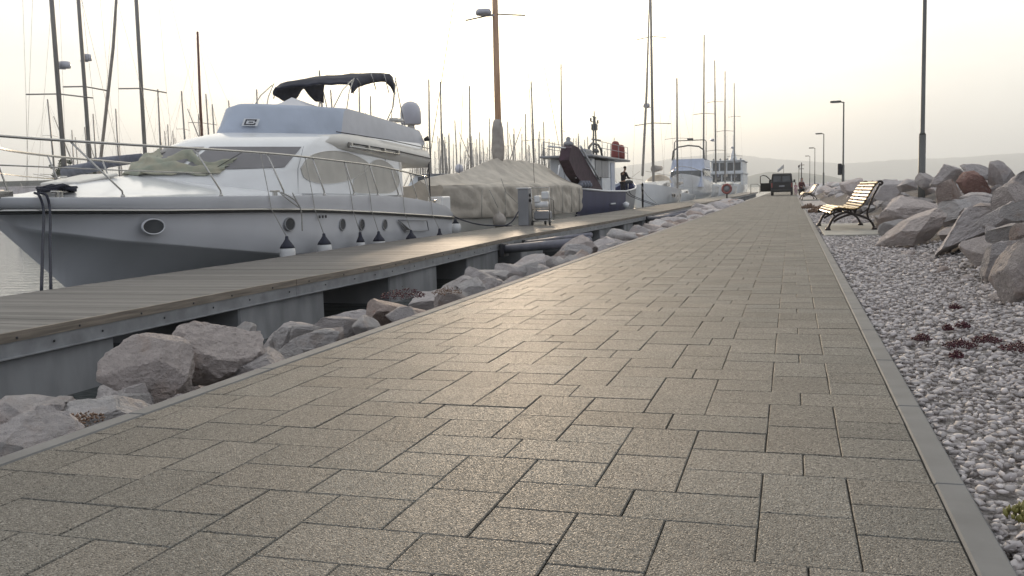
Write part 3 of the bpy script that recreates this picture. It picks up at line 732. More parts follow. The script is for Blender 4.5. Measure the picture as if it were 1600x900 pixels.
# wipers, seams and non slip panels
g = MB()
for t_ in (-.1, .55):
    x = t_*1.6; yb_ = plan_front(14.2, 17.0, 1.6, x, 1.55); g.tube([(CX+x, yb_-.04, 1.47), (CX+x+.12, yb_+.45, 1.70), (CX+x+.2, yb_+.75, 1.84)], .007, 5)
g.build('wiper', black, yt)
g = MB()
for s in (1, -1):
    g.tube([(CX+s*(HW(y)-.42 if y < 17 else 1.615), y, interp(y, gun)+(.045 if y > 17 else .10+crown(y)*.42)) for y in [17.3, 18.5, 20, 21.5, 22.6]], .008, 5)
    for yy_ in (17.15, 21.35): g.tube([(CX+s*1.612, yy_, .95), (CX+s*1.612, yy_+.05, 1.5), (CX+s*1.60, yy_+.35, 1.98)], .006, 4)
g.build('seam_line', greypaint, yt)
# aft bulkhead and cabin roof
g = MB(); g.box(CX-1.6, CX+1.6, 22.45, 22.6, .5, 1.95); g.build('aft_bulkhead', gelwarm, yt)
# windscreen panels (dark mesh covers) following the front surface, proud by 1.5 cm
def ws(t0, t1, z0=.06, z1=.94, n=8):
    g = MB(); rws = []
    for j in range(5):
        v = lerp(z0, z1, j/4); row = []
        for i in range(n+1):
            t = lerp(t0, t1, i/n); h_ = lerp(1.60, 1.58, v); x = t*h_
            yv = lerp(plan_front(14.2, 17.0, 1.60, x, 1.55), plan_front(15.35, 17.85, 1.58, x, 1.55), v); zv = lerp(lerp(1.42, 1.50, t*t), lerp(1.96, 2.0, t*t), v)
            row.append((CX+x*1.006, yv-.022, zv+.012))
        rws.append(row)
    g.grid(rws, smooth=True); return g
for a, b in ((-.93, -.34), (-.30, .30), (.34, .95)):
    o = ws(a, b).build('windscreen', screenmat, yt)
# canvas draped over the foredeck end of the screen
g = MB(); rws = []
for j in range(14):
    v = j/13; row = []
    for i in range(30):
        t = lerp(-.80, .62, i/29); x = t*1.6
        edge = .86-.28*abs(math.sin(i*.43))*(.4 if t < -.3 else 1) - max(0, t-.1)*.7
        vv = lerp(-.12, max(.15, edge), v)
        yv = lerp(plan_front(14.2, 17.0, 1.60, x, 1.55), plan_front(15.35, 17.85, 1.58, x, 1.55), vv); zv = lerp(1.43, 1.96, vv)
        nz = .09*noise.noise(Vector((x*3, v*4, 1)))+.07*noise.noise(Vector((x*7, v*6, 4)))
        row.append((CX+x, yv-.06-nz, zv+.05+nz))
    rws.append(row)
g.grid(rws); o = g.build('screen_canvas', greencover, yt); md = o.modifiers.new('t', 'SOLIDIFY'); md.thickness = .015
# side windows with beige covers
def sidewin(pts, s):
    sm = smooth_tab([(a, b) for a, b in pts]+[pts[0]], 6); xs_ = CX+s*1.6
    g = MB()
    P = []
    for q in sm[:-1]:
        hh = lerp(1.60, 1.575, min(1, max(0, (q[1]-1.5)/.5))); hh = 1.607 if q[1] < 1.5 else lerp(1.607, 1.59, (q[1]-1.5)/.5)
        P.append((CX+s*(hh+.014), q[0], q[1]))
    g.poly(P, (-s*.03, 0, 0)); f2 = MB(); f2.tube([(p[0]+s*.004, p[1], p[2]) for p in P+[P[0]]], .006, 5); f2.build('window_frame', gelwarm, yt); return g
for s in (1, -1):
    sidewin([(17.32, 1.52), (17.8, 1.80), (18.8, 1.93), (19.9, 1.86), (20.62, 1.62), (19.7, 1.32), (18.4, 1.20), (17.5, 1.30)], s).build('side_window', covermat, yt)
    sidewin([(19.75, 1.30), (20.5, 1.62), (21.2, 1.80), (22.0, 1.62), (22.35, 1.25), (21.9, .99), (20.6, .97), (19.7, 1.02)], s).build('side_window', covermat, yt)
# fly deck wing (overhang) with tapering fascia
g = MB()
for s in (1, -1):
    xa = CX+s*1.50; xb = CX+s*1.66
    top = [(18.3, 2.24), (18.8, 2.29), (19.3, 2.33), (20, 2.33), (22, 2.25), (24.4, 2.12)]; mid = [(17.9, 2.10), (18.4, 2.12), (19.1, 2.13), (20, 2.10), (22, 2.04), (24.45, 1.90)]; bot = [(17.8, 2.02), (18.4, 2.0), (19.1, 1.97), (20, 1.93), (22, 1.80), (24.45, 1.66)]
    ins = [-.30, -.14, -.03, 0, 0, 0]
    rws = [[(xa-s*.5, a, b) for a, b in bot], [(xb+s*(i-.06), a, b) for (a, b), i in zip(bot, ins)], [(xb+s*(i+.03), a, b) for (a, b), i in zip(mid, ins)], [(xb+s*(i-.02), a, b) for (a, b), i in zip(top, ins)], [(xa-s*.3, a, b+.02) for a, b in top]]
    g.grid(rws); g.grid([[r[-1] for r in rws], [(CX, 24.45, r[-1][2]) for r in rws]])
g.grid([[(CX-1.3, 19.3, 1.95), (CX-1.3, 24.45, 1.68)], [(CX+1.3, 19.3, 1.95), (CX+1.3, 24.45, 1.68)]])
g.grid([[(CX-1.4, 19.5, 2.33), (CX-1.4, 24.45, 2.13)], [(CX+1.4, 19.5, 2.33), (CX+1.4, 24.45, 2.13)]])
g.build('fly_deck', gelwarm, yt)
for s in (1, -1):
    g = MB()
    g.tube([(CX+s*1.69, 19.4, 2.13), (CX+s*1.70, 22, 2.05), (CX+s*1.70, 24.45, 1.91)], .014, 6)
    g.tube([(CX+s*1.50, 19.2, 2.38), (CX+s*1.66, 21.8, 2.30), (CX+s*1.66, 24.4, 2.19)], .012, 6)
    g.tube([(CX+s*1.64, 24.42, 1.9), (CX+s*1.64, 24.42, .70)], .022, 8)
    g.build('fly_deck_trim', dark_steel, yt)
g = MB(); g.tube([(CX+1.75, 19.35, 2.04), (CX+1.755, 22.1, 1.95)], .028, 8)
for a in (19.4, 20.3, 21.2, 22.05): g.box(CX+1.66, CX+1.77, a, a+.08, 1.93+(22-a)*.034, 2.05+(22-a)*.03)
g.build('hand_rail', chrome, yt)
# flybridge coaming with canvas covers
g = MB(); g2 = MB()
lv = [(16.95, 19.5, 1.46, 2.30, 2.33, 24.6, 2.30), (17.15, 19.55, 1.46, 2.50, 2.46, 24.6, 2.36), (17.42, 19.75, 1.43, 2.88, 2.87, 24.5, 2.55), (17.75, 19.95, 1.40, 2.97, 2.97, 24.4, 2.70)]
rws = []; rws2 = {1: [], -1: []}
for (yf, ysd, half, zf, zs, ya, za) in lv:
    rws.append([(CX+half*k/20, plan_front(yf, ysd, half, half*k/20, 1.5), lerp(zf, zs, abs(k)/20)) for k in range(-20, 21)])
    for s in (1, -1): rws2[s].append([(CX+s*half, lerp(ysd, ya, q/10), lerp(zs, za, (q/10)**1.2)) for q in range(11)])
g.grid(rws); g.build('coaming_front', flycover, yt)
for s in (1, -1):
    g2 = MB(); g2.grid(rws2[s]); g2.build('coaming_side', flycover2, yt)
g = MB(); zc = 3.26
rr = rws[-1]; ring = [Vector(p) for p in rr]+[Vector(rws2[1][-1][q]) for q in range(1, 11)]+[Vector(rws2[-1][-1][q]) for q in range(10, 0, -1)]
apex = Vector((CX, 19.9, 3.30)); rws_ = []
for k in range(9):
    t = k/8; rws_.append([tuple(p.lerp(apex, t)+Vector((0, 0, -.55*t*(1-t)*(1 if p.y < 22 else .7)))) for p in ring])
g.grid(rws_, closeu=True); o = g.build('helm_cover', flycover2, yt)
# badge on the front cover: a white patch with a dark square bracket emblem
BXO = .36
bx = CX+BXO; by = 17.12+2.4*(BXO/1.45)**1.5-.03
g = MB(); zb0 = 2.58
e1 = Vector((1, 2.4*1.5*(BXO/1.45)**.5/1.45, 0)).normalized(); zb0 = 2.50; e3 = Vector((0, .75, 1)).normalized()
def patch(g, u0, u1, v0, v1, d): 
    o_ = Vector((bx, by, zb0)); nrm = e1.cross(e3).normalized()
    if nrm.y > 0: nrm = -nrm
    P = [o_+e1*u+e3*v+nrm*d for u, v in ((u0, v0), (u1, v0), (u1, v1), (u0, v1))]; g.poly(P, nrm*.006)
patch(g, -.12, .22, -.08, .12, .03); bd = g.build('badge', whitepaint, yt)
g = MB(); patch(g, -.08, .16, .07, .095, .04); patch(g, -.08, .16, -.055, -.03, .04); patch(g, -.08, -.05, -.03, .07, .042); patch(g, .13, .16, .035, .07, .042); patch(g, .13, .16, -.03, .0, .042); patch(g, -.0, .10, .01, .03, .042)
g.build('emblem', navy, bd)
# bimini: folded navy canopy on steel bows
bim = thing('bimini_canopy', 'navy canopy bunched on steel hoops above the yacht flybridge', 'canopy', (CX, 21.5, 2.9))
_bt = smooth_tab([(0, .15), (.15, .42), (.32, .55), (.44, .45), (.58, .24), (.70, .42), (.85, .62), (1, .58)], 8); BX = [q[0] for q in _bt]; BY = [q[1] for q in _bt]
g = MB(); rws = []
for j in range(60):
    t = j/59; yv = lerp(20.9, 23.5, t); zt = interp(t, [(0, 3.72), (.12, 3.88), (.4, 4.03), (.7, 4.16), (.92, 4.22), (1, 4.16)])
    dr = interp(t, [(0, .10), (.08, .45), (.16, .50), (.27, .22), (.38, .50), (.52, .62), (.66, .24), (.82, .16), (.93, .30), (1, .50)])
    half = 1.12; row = []; dr = float(np.interp(t, BX, BY))
    for i in range(17):
        a = (i-8)/8; 
        if abs(a) < .75: x = half*a/.75*.94; z = zt-.05*(a/.75)**4+.03*noise.noise(Vector((a*4, t*7, 0)))
        else: q = (abs(a)-.75)/.25; x = math.copysign(half*(.94+.06*math.sin(q*2)), a); z = zt-.05-(float(np.interp(t, [0, .5, .8, .92, 1], [.24, .20, .22, .36, .48])) if a > 0 else float(np.interp(t, BX, BY)))*q
        row.append((CX+x, yv+.04*noise.noise(Vector((a*5, t*9, 6))), z))
    rws.append(row)
g.grid(rws); o = g.build('canvas', navy, bim); md = o.modifiers.new('t', 'SOLIDIFY'); md.thickness = .05
g = MB()
for s in (1, -1):
    x = CX+s*1.12
    g.tube([(x, 20.9, 3.75), (x, 20.35, 3.45), (x, 19.8, 2.95)], .014, 6); g.tube([(x, 21.0, 3.8), (x, 20.7, 3.45), (x, 20.5, 2.95)], .014, 6)
    g.tube([(x, 23.5, 3.9), (x, 23.3, 3.3), (x-.05*s, 22.9, 2.85)], .014, 6); g.tube([(x, 23.5, 4.1), (x, 23.8, 3.3), (x, 24.1, 2.7)], .014, 6)
    g.tube([(x, 23.5, 4.0), (x, 23.2, 3.2), (x, 23.1, 2.80)], .010, 6)
for y_, z_ in ((20.95, 3.72), (22.2, 4.0), (23.45, 4.12)):
    g.tube([(CX-1.12, y_, z_-.3), (CX-1.06, y_, z_-.02), (CX+1.06, y_, z_-.02), (CX+1.12, y_, z_-.3)], .014, 6)
for yq in (21.1, 21.9, 22.7):
    g.tube([(CX+1.15, yq, interp((yq-20.9)/2.6, [(0, 3.74), (.4, 4.05), (1, 4.2)])), (CX+1.165, yq+.25, 3.62)], .012, 5)
g.build('frame', chrome, bim)
# radome, pedestal, light, outdrive
rd = thing('radar_dome', 'grey satellite dome on a stalk at the aft end of the yacht flybridge', 'radar dome', (-10.55, 25.0, 2.6))
g = MB(); g.lathe([(.02, .0), (.27, 0), (.30, .04), (.30, .34), (.27, .50), (.2, .60), (.1, .65), (.005, .665)], (-10.55, 25.0, 2.93), 28); g.build('dome', radomem, rd)
g = MB(); g.lathe([(.12, 0), (.10, .22), (.09, .30)], (-10.55, 25.0, 2.66), 16); g.build('stalk', gelwarm, rd)
g = MB(); rws = []
for i in range(9):
    t = i/8; yv = lerp(23.9, 25.2, t); w = .28*math.sin(math.pi*lerp(.12, .9, t))**.6
    rws.append([(-10.35+w*math.cos(2*math.pi*j/12)*.7, yv+.0, 2.50-.10*t+w*1.05*math.sin(2*math.pi*j/12)) for j in range(12)])
g.grid(rws, closeu=True); g.add([rws[0][j] for j in range(12)], [tuple(range(12))]); g.add([rws[-1][j] for j in range(12)], [tuple(range(12))]); g.build('outboard_cover', flycover2, yt)
g = MB(); g.lathe([(.01, 0), (.12, 0), (.14, .04), (.12, .09), (.01, .1)], (-10.15, 22.9, 2.86), 14); g.lathe([(.01, 0), (.12, 0), (.14, .04), (.12, .09), (.01, .1)], (-10.15, 23.2, 2.86), 14); g.build('deck_light', gelwarm, yt)
g = MB(); g.lathe([(.05, 0), (.07, .12), (.01, .13)], (-9.98, 24.6, 2.45), 12, Matrix.Rotation(R(70), 3, 'Y')); g.build('search_light', dark_steel, yt)
g = MB(); g.box(-9.9, -9.45, 24.45, 25.1, .40, .84, bev=.03); g.build('stern_locker', gel, yt)
# rails
def rail_pts(s):
    tab = [(10.35, 1.92, 0.12), (10.7, 1.92, .32), (11.4, 1.89, None), (12.5, 1.83, None), (14, 1.79, None), (16, 1.745, None), (18, 1.68, None), (20, 1.61, None), (21.5, 1.51, None), (23.3, 1.38, None)]
    return [Vector((CX+s*((HW(y)-.10) if w is None else w), y, z)) for y, z, w in tab]
for s in (1, -1):
    g = MB()
    P = rail_pts(s); g.tube([tuple(q) for q in smooth_tab([tuple(p) for p in P], 5)]+([(CX, 10.3, 1.92)] if False else []), .022, 8)
    if s == 1: g.tube([(CX-.12, 10.35, 1.92), (CX, 10.3, 1.92), (CX+.12, 10.35, 1.92)], .022, 8)
    rl = g.build('guard_rail', chrome, yt)
    tabz = [(p.y, p.z) for p in P]; tabx = [(p.y, p.x) for p in P]
    g2 = MB(); g2.tube([(interp(y, tabx)+s*.01, y, interp(y, tabz)-.42) for y in (10.6, 11.4, 12.2, 13, 13.6, 14.1)], .012, 6); g2.build('mid_rail', chrome, rl)
    for yf in (10.95, 12.45, 14.3, 16.0, 17.5, 18.85, 20.1, 21.3, 22.5, 23.5):
        dy = .62 if yf < 12 else .66 if yf < 14 else .5 if yf < 15 else .42 if yf < 17 else .38
        yt_ = max(10.5, yf-dy); xf = CX+s*(HW(yf)-.10); zf = interp(yf, gun)
        g3 = MB(); g3.tube([(xf, yf, zf+.0), (xf, yf-.01, zf+.10), (interp(yt_, tabx), yt_, interp(yt_, tabz))], .016, 6)
        g3.lathe([(.035, 0), (.035, .02), (.02, .05)], (xf, yf, zf), 8); g3.build('stanchion', chrome, rl)
# bow roller, anchor, hatch, cleat
g = MB(); g.box(CX-.16, CX+.16, 10.35, 11.3, .98, 1.05, bev=.02); g.box(CX-.2, CX-.15, 10.4, 11.2, 1.0, 1.12, bev=.01); g.box(CX+.15, CX+.2, 10.4, 11.2, 1.0, 1.12, bev=.01); g.tube([(CX-.16, 10.45, 1.1), (CX+.16, 10.45, 1.1)], .05, 10); g.build('bow_roller', chrome, yt)
g = MB(); g.tube([(CX, 11.2, 1.12), (CX, 10.5, 1.10), (CX, 10.42, .95)], .03, 8); g.poly([(CX-.22, 10.45, .92), (CX, 10.5, .60), (CX+.22, 10.45, .92), (CX, 10.62, .80)], (0, .04, .0)); g.build('anchor', steel_gal, yt)
g = MB(); g.box(CX-.75, CX+.05, 12.7, 13.7, 1.29, 1.345, bev=.02, rot=Matrix.Rotation(R(9), 3, 'X')); g.box(CX-.5, CX-.42, 12.9, 13.0, 1.34, 1.38, bev=.01); g.build('deck_hatch', gelwarm, yt)
g = MB()
for (y, s) in ((15.75, 1), (11.6, 1), (23.9, 1)):
    x = CX+HW(y)*1-.12; z = interp(y, gun)+.02
    g.tube([(x, y-.16, z+.07), (x, y+.16, z+.07)], .018, 8); g.box(x-.02, x+.02, y-.06, y-.03, z-.02, z+.07); g.box(x-.02, x+.02, y+.03, y+.06, z-.02, z+.07)
g.build('cleat', chrome, yt)
# fenders
def fender(y, ztop, big=True, label=''):
    x = -9.12; t = thing('fender', label, 'fender', (x, y, ztop-.5), group='fenders along the yacht side')
    r = .15 if big else .10; L = .62 if big else .5; zt = ztop-.17
    g = MB(); g.lathe([(.02, -L-.05), (r*.6, -L-.03), (r*.97, -L+.06), (r, -L+.15), (r, -.10), (r*.9, -.02), (r*.55, .03)], (x, y, zt), 20); g.build('body', fenderw, t)
    g = MB(); g.lathe([(r*.95, -.03), (r*.80, .02), (r*.45, .09), (.035, .14), (.03, .19), (.01, .20)], (x, y, zt), 16); g.build('cap', navy, t)
    zr = interp(y, [(10, 1.75), (16, 1.745), (20, 1.6), (23.3, 1.38), (25.2, .45)]); xr = CX+HW(y)-.10 if y < 23.6 else CX+HW(y)
    g = MB(); g.tube([(x, y, zt+.18), (CX+HW(y)+.045, y-.02, interp(y, rub)+.02), (CX+HW(y)+.02, y-.03, interp(y, gun)), (xr, y-.05, max(zr, .4))], .008, 5); g.build('lanyard', ropeg, t)
for (y, z, b, l) in ((15.4, .16, True, 'white fender lying lowest against the pontoon, nearest the bow'), (16.85, .14, True, 'large white fender with dark top under the midship cleat'), (18.5, .09, False, 'fender below the first of the two close portholes'),
                     (19.45, .06, True, 'fender hanging just forward of the last round porthole'), (21.35, .0, True, 'fender hanging under the engine air vent'), (23.3, -.05, False, 'slim fender near the yacht stern corner')):
    fender(y, z, b, l)
t = thing('fender', 'round white fender on the stern corner by the dark mooring rope', 'fender', (-9.45, 25.45, -.2), group='fenders along the yacht side')
g = MB(); g.lathe([(.02, -.3), (.14, -.2), (.17, -.08), (.14, .04), (.05, .1)], (-9.45, 25.45, -.02), 16); g.build('body', fenderw, t)
g = MB(); g.lathe([(.12, .055), (.06, .11), (.03, .2), (.01, .2)], (-9.45, 25.45, -.02), 12); g.build('cap', navy, t)
# mooring ropes
def rope(pts, r, mat, label, cat='rope', name='mooring_rope'):
    g = MB(); g.tube([tuple(q) for q in smooth_tab(pts, 8)], r, 8); return tag(g.build(name, mat, base=pts[0]), label, cat)
rope([(-11.0, 11.35, 1.08), (-10.82, 11.25, 1.03), (-10.64, 11.12, .80), (-9.68, 10.05, .32), (-8.72, 8.98, -.15)], .02, ropem, 'navy flecked rope from the yacht bow down to the pontoon, left of a pair')
rope([(-10.95, 11.4, 1.08), (-10.78, 11.35, 1.03), (-10.60, 11.2, .80), (-9.66, 10.16, .32), (-8.72, 9.13, -.15)], .02, ropem, 'navy flecked rope from the yacht bow down to the pontoon, right of a pair')
pts = []
for i in range(70):
    a = i*.62; pts.append((-10.95+.16*math.cos(a)+.06*math.sin(i*1.7)-.2*i/70, 11.75+.30*math.sin(a)+.2*i/70, 1.10+.06*abs(math.sin(i*.37))+.04*(i % 5 == 0)))
g = MB(); g.tube(pts, .024, 6); tag(g.build('rope_coil', ropem, base=pts[0]), 'untidy coil of dark rope lying on the yacht foredeck', 'rope')
rope([(-9.40, 15.75, 1.02), (-9.29, 15.9, .92), (-9.26, 16.1, .80), (-9.24, 16.2, .62), (-9.25, 16.22, .25)], .013, ropeg, 'grey rope end hanging from the midship cleat of the yacht')
rope([(-9.40, 15.7, 1.02), (-9.29, 15.75, .90), (-9.24, 16.0, .76), (-9.26, 16.15, .74), (-9.3, 16.0, 1.0)], .012, ropeg, 'grey rope loop wrapped at the midship cleat of the yacht')
rope([(-9.6, 25.15, .34), (-9.2, 25.6, .10), (-8.9, 26.4, -.06), (-8.35, 27.5, -.14)], .02, navy, 'dark stern rope slanting from the yacht stern to the pontoon')

# ------------------------------------------------------------------ tarp covered sailing boat
TX = -11.35
tb = thing('covered_sailboat', 'wooden masted sailboat under a big beige tarpaulin behind the yacht', 'sailboat', (TX, 36, -.8))
hw_t = [(27.4, .75), (28.6, 1.30), (31, 1.60), (35, 1.72), (40, 1.72), (43.5, 1.6), (46, 1.1), (47.6, .35)]
bot_t = [(27.4, .14), (32, .02), (38, -.06), (44, -.10), (47.6, .2)]
shd_t = [(27.4, 1.13), (32, 1.16), (40, 1.20), (44, 1.12), (47.6, 1.2)]
rdg_t = [(27.4, 1.32), (29, 1.50), (31, 1.62), (33, 1.90), (34.8, 2.22), (35.8, 2.28), (37.5, 2.25), (40.5, 2.26), (43, 2.12), (46, 1.62), (47.6, 1.3)]
g = MB(); rws = []
NN = 110
for i in range(NN+1):
    y = lerp(27.4, 47.6, i/NN); w, zb, zs, zr = [interp(y, t) for t in (hw_t, bot_t, shd_t, rdg_t)]; row = []
    sag = .10*abs(math.sin(y*.55+.6))+.03*abs(math.sin(y*1.7))
    prof_ = [(-1.0, zb), (-1.01, (zb+zs)/2), (-1.0, zs-.05), (-.93, zs+.05)]
    for k in range(9): t = k/8; prof_.append((-.93+.93*t, zs+.05+(zr-zs-.05)*t-.22*t*(1-t)*1.6-(sag*4*t*(1-t)*.6)))
    left = prof_; right = [(-a, b) for a, b in reversed(prof_[:-1])]
    full = left+right
    # denser: resample
    for j in range(len(full)-1):
        for q in range(5):
            a = lerp(full[j][0], full[j+1][0], q/5); b = lerp(full[j][1], full[j+1][1], q/5)
            x = TX+a*w; P = Vector((x*1.1, y*1.0, b*1.6))
            low = 1-min(1, max(0, (b-zb)/(zs-zb+.01)))
            fold = abs(noise.noise(Vector((y*.85+b*1.2*math.copysign(1, a), b*.6-y*.25, 2*math.copysign(1, a)))))
            fold2 = abs(noise.noise(Vector((y*2.2-b*1.6, b*1.1, 7))))
            n_ = .05-.10*max(0, .12-fold)/.12 + .05*fold2 + (.07*math.sin(y*7) if y > 42.5 and abs(a) > .9 else 0)
            hem = (.07*noise.noise(Vector((y*.5, 0, 3)))+.03*noise.noise(Vector((y*2, 0, 9)))) if j in (0, len(full)-2) and abs(b-zb) < .35 else 0
            nx = math.copysign(1, a)*(.9 if abs(a) > .9 else .35); nz = .15 if abs(a) > .9 else .9
            row.append((x+nx*n_, y, b+nz*n_*.6+hem*low))
    row.append((TX+w, y, zb)); rws.append(row)
g.grid(rws)
for rw in (rws[0], rws[-1]):
    c = Vector((TX, rw[0][1], .7)); o_ = len(g.v); g.add(rw, [tuple(range(len(rw)))])
o = g.build('tarpaulin', tarpm, tb)
g = MB(); rws = []
for i in range(41):
    y = lerp(27.6, 47.3, i/40); w = interp(y, hw_t)*.93
    rws.append([(TX-w, y, .6), (TX-w*.97, y, .0), (TX-w*.75, y, -.7), (TX, y, -1.3), (TX+w*.75, y, -.7), (TX+w*.97, y, .0), (TX+w, y, .6)])
g.grid(rws); g.add(rws[0], [tuple(range(7))]); g.build('hull', gelwarm, tb)
g = MB()
g.tube([(TX, 35.9, -.5), (TX, 35.9, 6), (TX, 36.05, 17.5)], [.135, .125, .085], 14); mt_ = g.build('mast', mastwood, tb)
g = MB(); g.tube([(TX-.02, 35.85, z) for z in (2.1, 2.35, 2.7, 3.1, 3.45, 3.75, 3.85)], [.16, .24, .27, .235, .23, .17, .12], 14); g.build('furled_sail', sailwrap, tb)
g = MB(); g.lathe([(.02, 0), (.30, .02), (.32, .12), (.28, .22), (.02, .25)], (TX-.42, 35.7, 7.95), 16); g.box(TX-.4, TX, 35.8, 35.9, 7.92, 7.98); g.build('radar_pod', radomem, tb)
g = MB(); g.tube([(TX-1.25, 35.9, 7.85), (TX, 35.9, 8.0), (TX+1.25, 35.9, 7.85)], .03, 6); g.build('spreader', mastalu, tb)
g = MB()
for q in ((TX-1.6, 35.4, 1.0), (TX+1.6, 35.4, 1.0)): g.tube([q, (math.copysign(1.25, q[0]-TX)+TX, 35.9, 7.85), (TX, 36, 17)], .009, 4)
g.tube([(TX, 28, 1.4), (TX, 36, 17.2), (TX, 47.5, 1.2)], .012, 4); g.build('rigging', dark_steel, tb)
g = MB()
for (yy_, zz_) in ((30.5, .9), (37.5, .1), (34, .1)):
    g = MB(); g.tube([(TX+1.75, yy_, zz_+.5), (TX+1.8, yy_+.4, zz_), (TX+2.6, yy_+1.5, -.16)], .01, 5); g.build('tie_line', ropeg, tb)
g = MB()
for yy_ in (29.2, 31.1, 33.2, 35.1, 37.3, 39.2, 41.1, 43.0):
    g = MB(); w_ = interp(yy_, hw_t)+.075; g.tube([(TX+w_, yy_, interp(yy_, bot_t)+.02), (TX+w_+.0, yy_+.1, interp(yy_, shd_t)-.12)], .012, 5); g.build('lashing', ropeg, tb)
t = thing('fender', 'round beige fender between the covered sailboat and the grey service pedestal', 'fender', (-9.35, 29.3, -.1))
g = MB(); g.lathe([(.02, -.30), (.14, -.26), (.22, -.1), (.22, .06), (.14, .18), (.05, .24), (.04, .28)], (-9.32, 29.3, .0), 18); g.build('body', sailwrap, t); g = MB(); g.tube([(-9.35, 29.3, .4), (-9.6, 29.2, 1.0)], .012, 5); g.build('lanyard', ropeg, t)

# service pedestal and hand cart on the pontoon
px_, py_ = -8.02, 27.9
t = thing('service_pedestal', 'grey metal service pedestal standing on the pontoon by the covered boat', 'service pedestal', (px_, py_, DZ))
g = MB(); g.box(px_-.17, px_+.17, py_-.20, py_+.20, DZ, 1.0, bev=.015); g.build('cabinet', greypaint, t)
g = MB(); g.box(px_-.20, px_+.20, py_-.23, py_+.23, 1.0, 1.035, bev=.01); g.build('cap', gel, t)
g = MB()
for zz_ in (.80, .64): g.lathe([(.05, 0), (.055, .04), (.03, .06)], (px_+.17, py_-.05, zz_), 12, Matrix.Rotation(R(90), 3, 'Y'))
g.build('socket', black, t)
cxx, cyy = -7.45, 27.9
t = thing('hand_cart', 'small wheeled hand cart with a white hose reel beside the pedestal', 'hand cart', (cxx, cyy, DZ), None)
g = MB()
for s in (-.28, .28):
    g.tube([(cxx+s, cyy-.22, DZ+.10), (cxx+s*1.02, cyy-.22, 1.02)], .016, 6); g.tube([(cxx+s, cyy-.22, DZ+.12), (cxx+s, cyy+.35, DZ+.12)], .016, 6); g.tube([(cxx+s, cyy+.35, DZ+.12), (cxx+s, cyy+.30, .62), (cxx+s, cyy-.2, .70)], .014, 6)
for z_, y_ in ((1.02, -.22), (DZ+.14, -.22), (DZ+.14, .35), (.35, -.22)): g.tube([(cxx-.28, cyy+y_, z_), (cxx+.28, cyy+y_, z_)], .016, 6)
g.build('frame', chrome, t)
g = MB(); g.box(cxx-.24, cxx+.24, cyy-.18, cyy+.3, DZ+.16, .30, bev=.05); g.build('bin', greypaint, t)
g = MB(); g.box(cxx+.02, cxx+.24, cyy-.2, cyy+.05, .66, .90, bev=.03); g.box(cxx-.22, cxx-.04, cyy-.2, cyy+.05, .56, .78, bev=.03); g.lathe([(.01, 0), (.10, 0), (.10, .4), (.01, .4)], (cxx-.2, cyy-.08, .50), 14, Matrix.Rotation(R(90), 3, 'Y')); g.build('hose_reel', gel, t)
for (a, b) in ((-.28, -.2), (.28, -.2), (0, .33)):
    g = MB(); g.lathe([(.02, -.02), (.075, -.02), (.08, 0), (.075, .02), (.02, .02)], (cxx+a, cyy+b, DZ+.08), 14, Matrix.Rotation(R(90), 3, 'Y')); g.build('wheel', black, t)
rope([(-8.15, 27.6, .3), (-8.3, 27.4, 0), (-8.5, 27.2, -.12), (-8.75, 27.3, -.12)], .02, navy, 'dark cable from the pedestal along the pontoon edge', 'cable', 'power_cable')

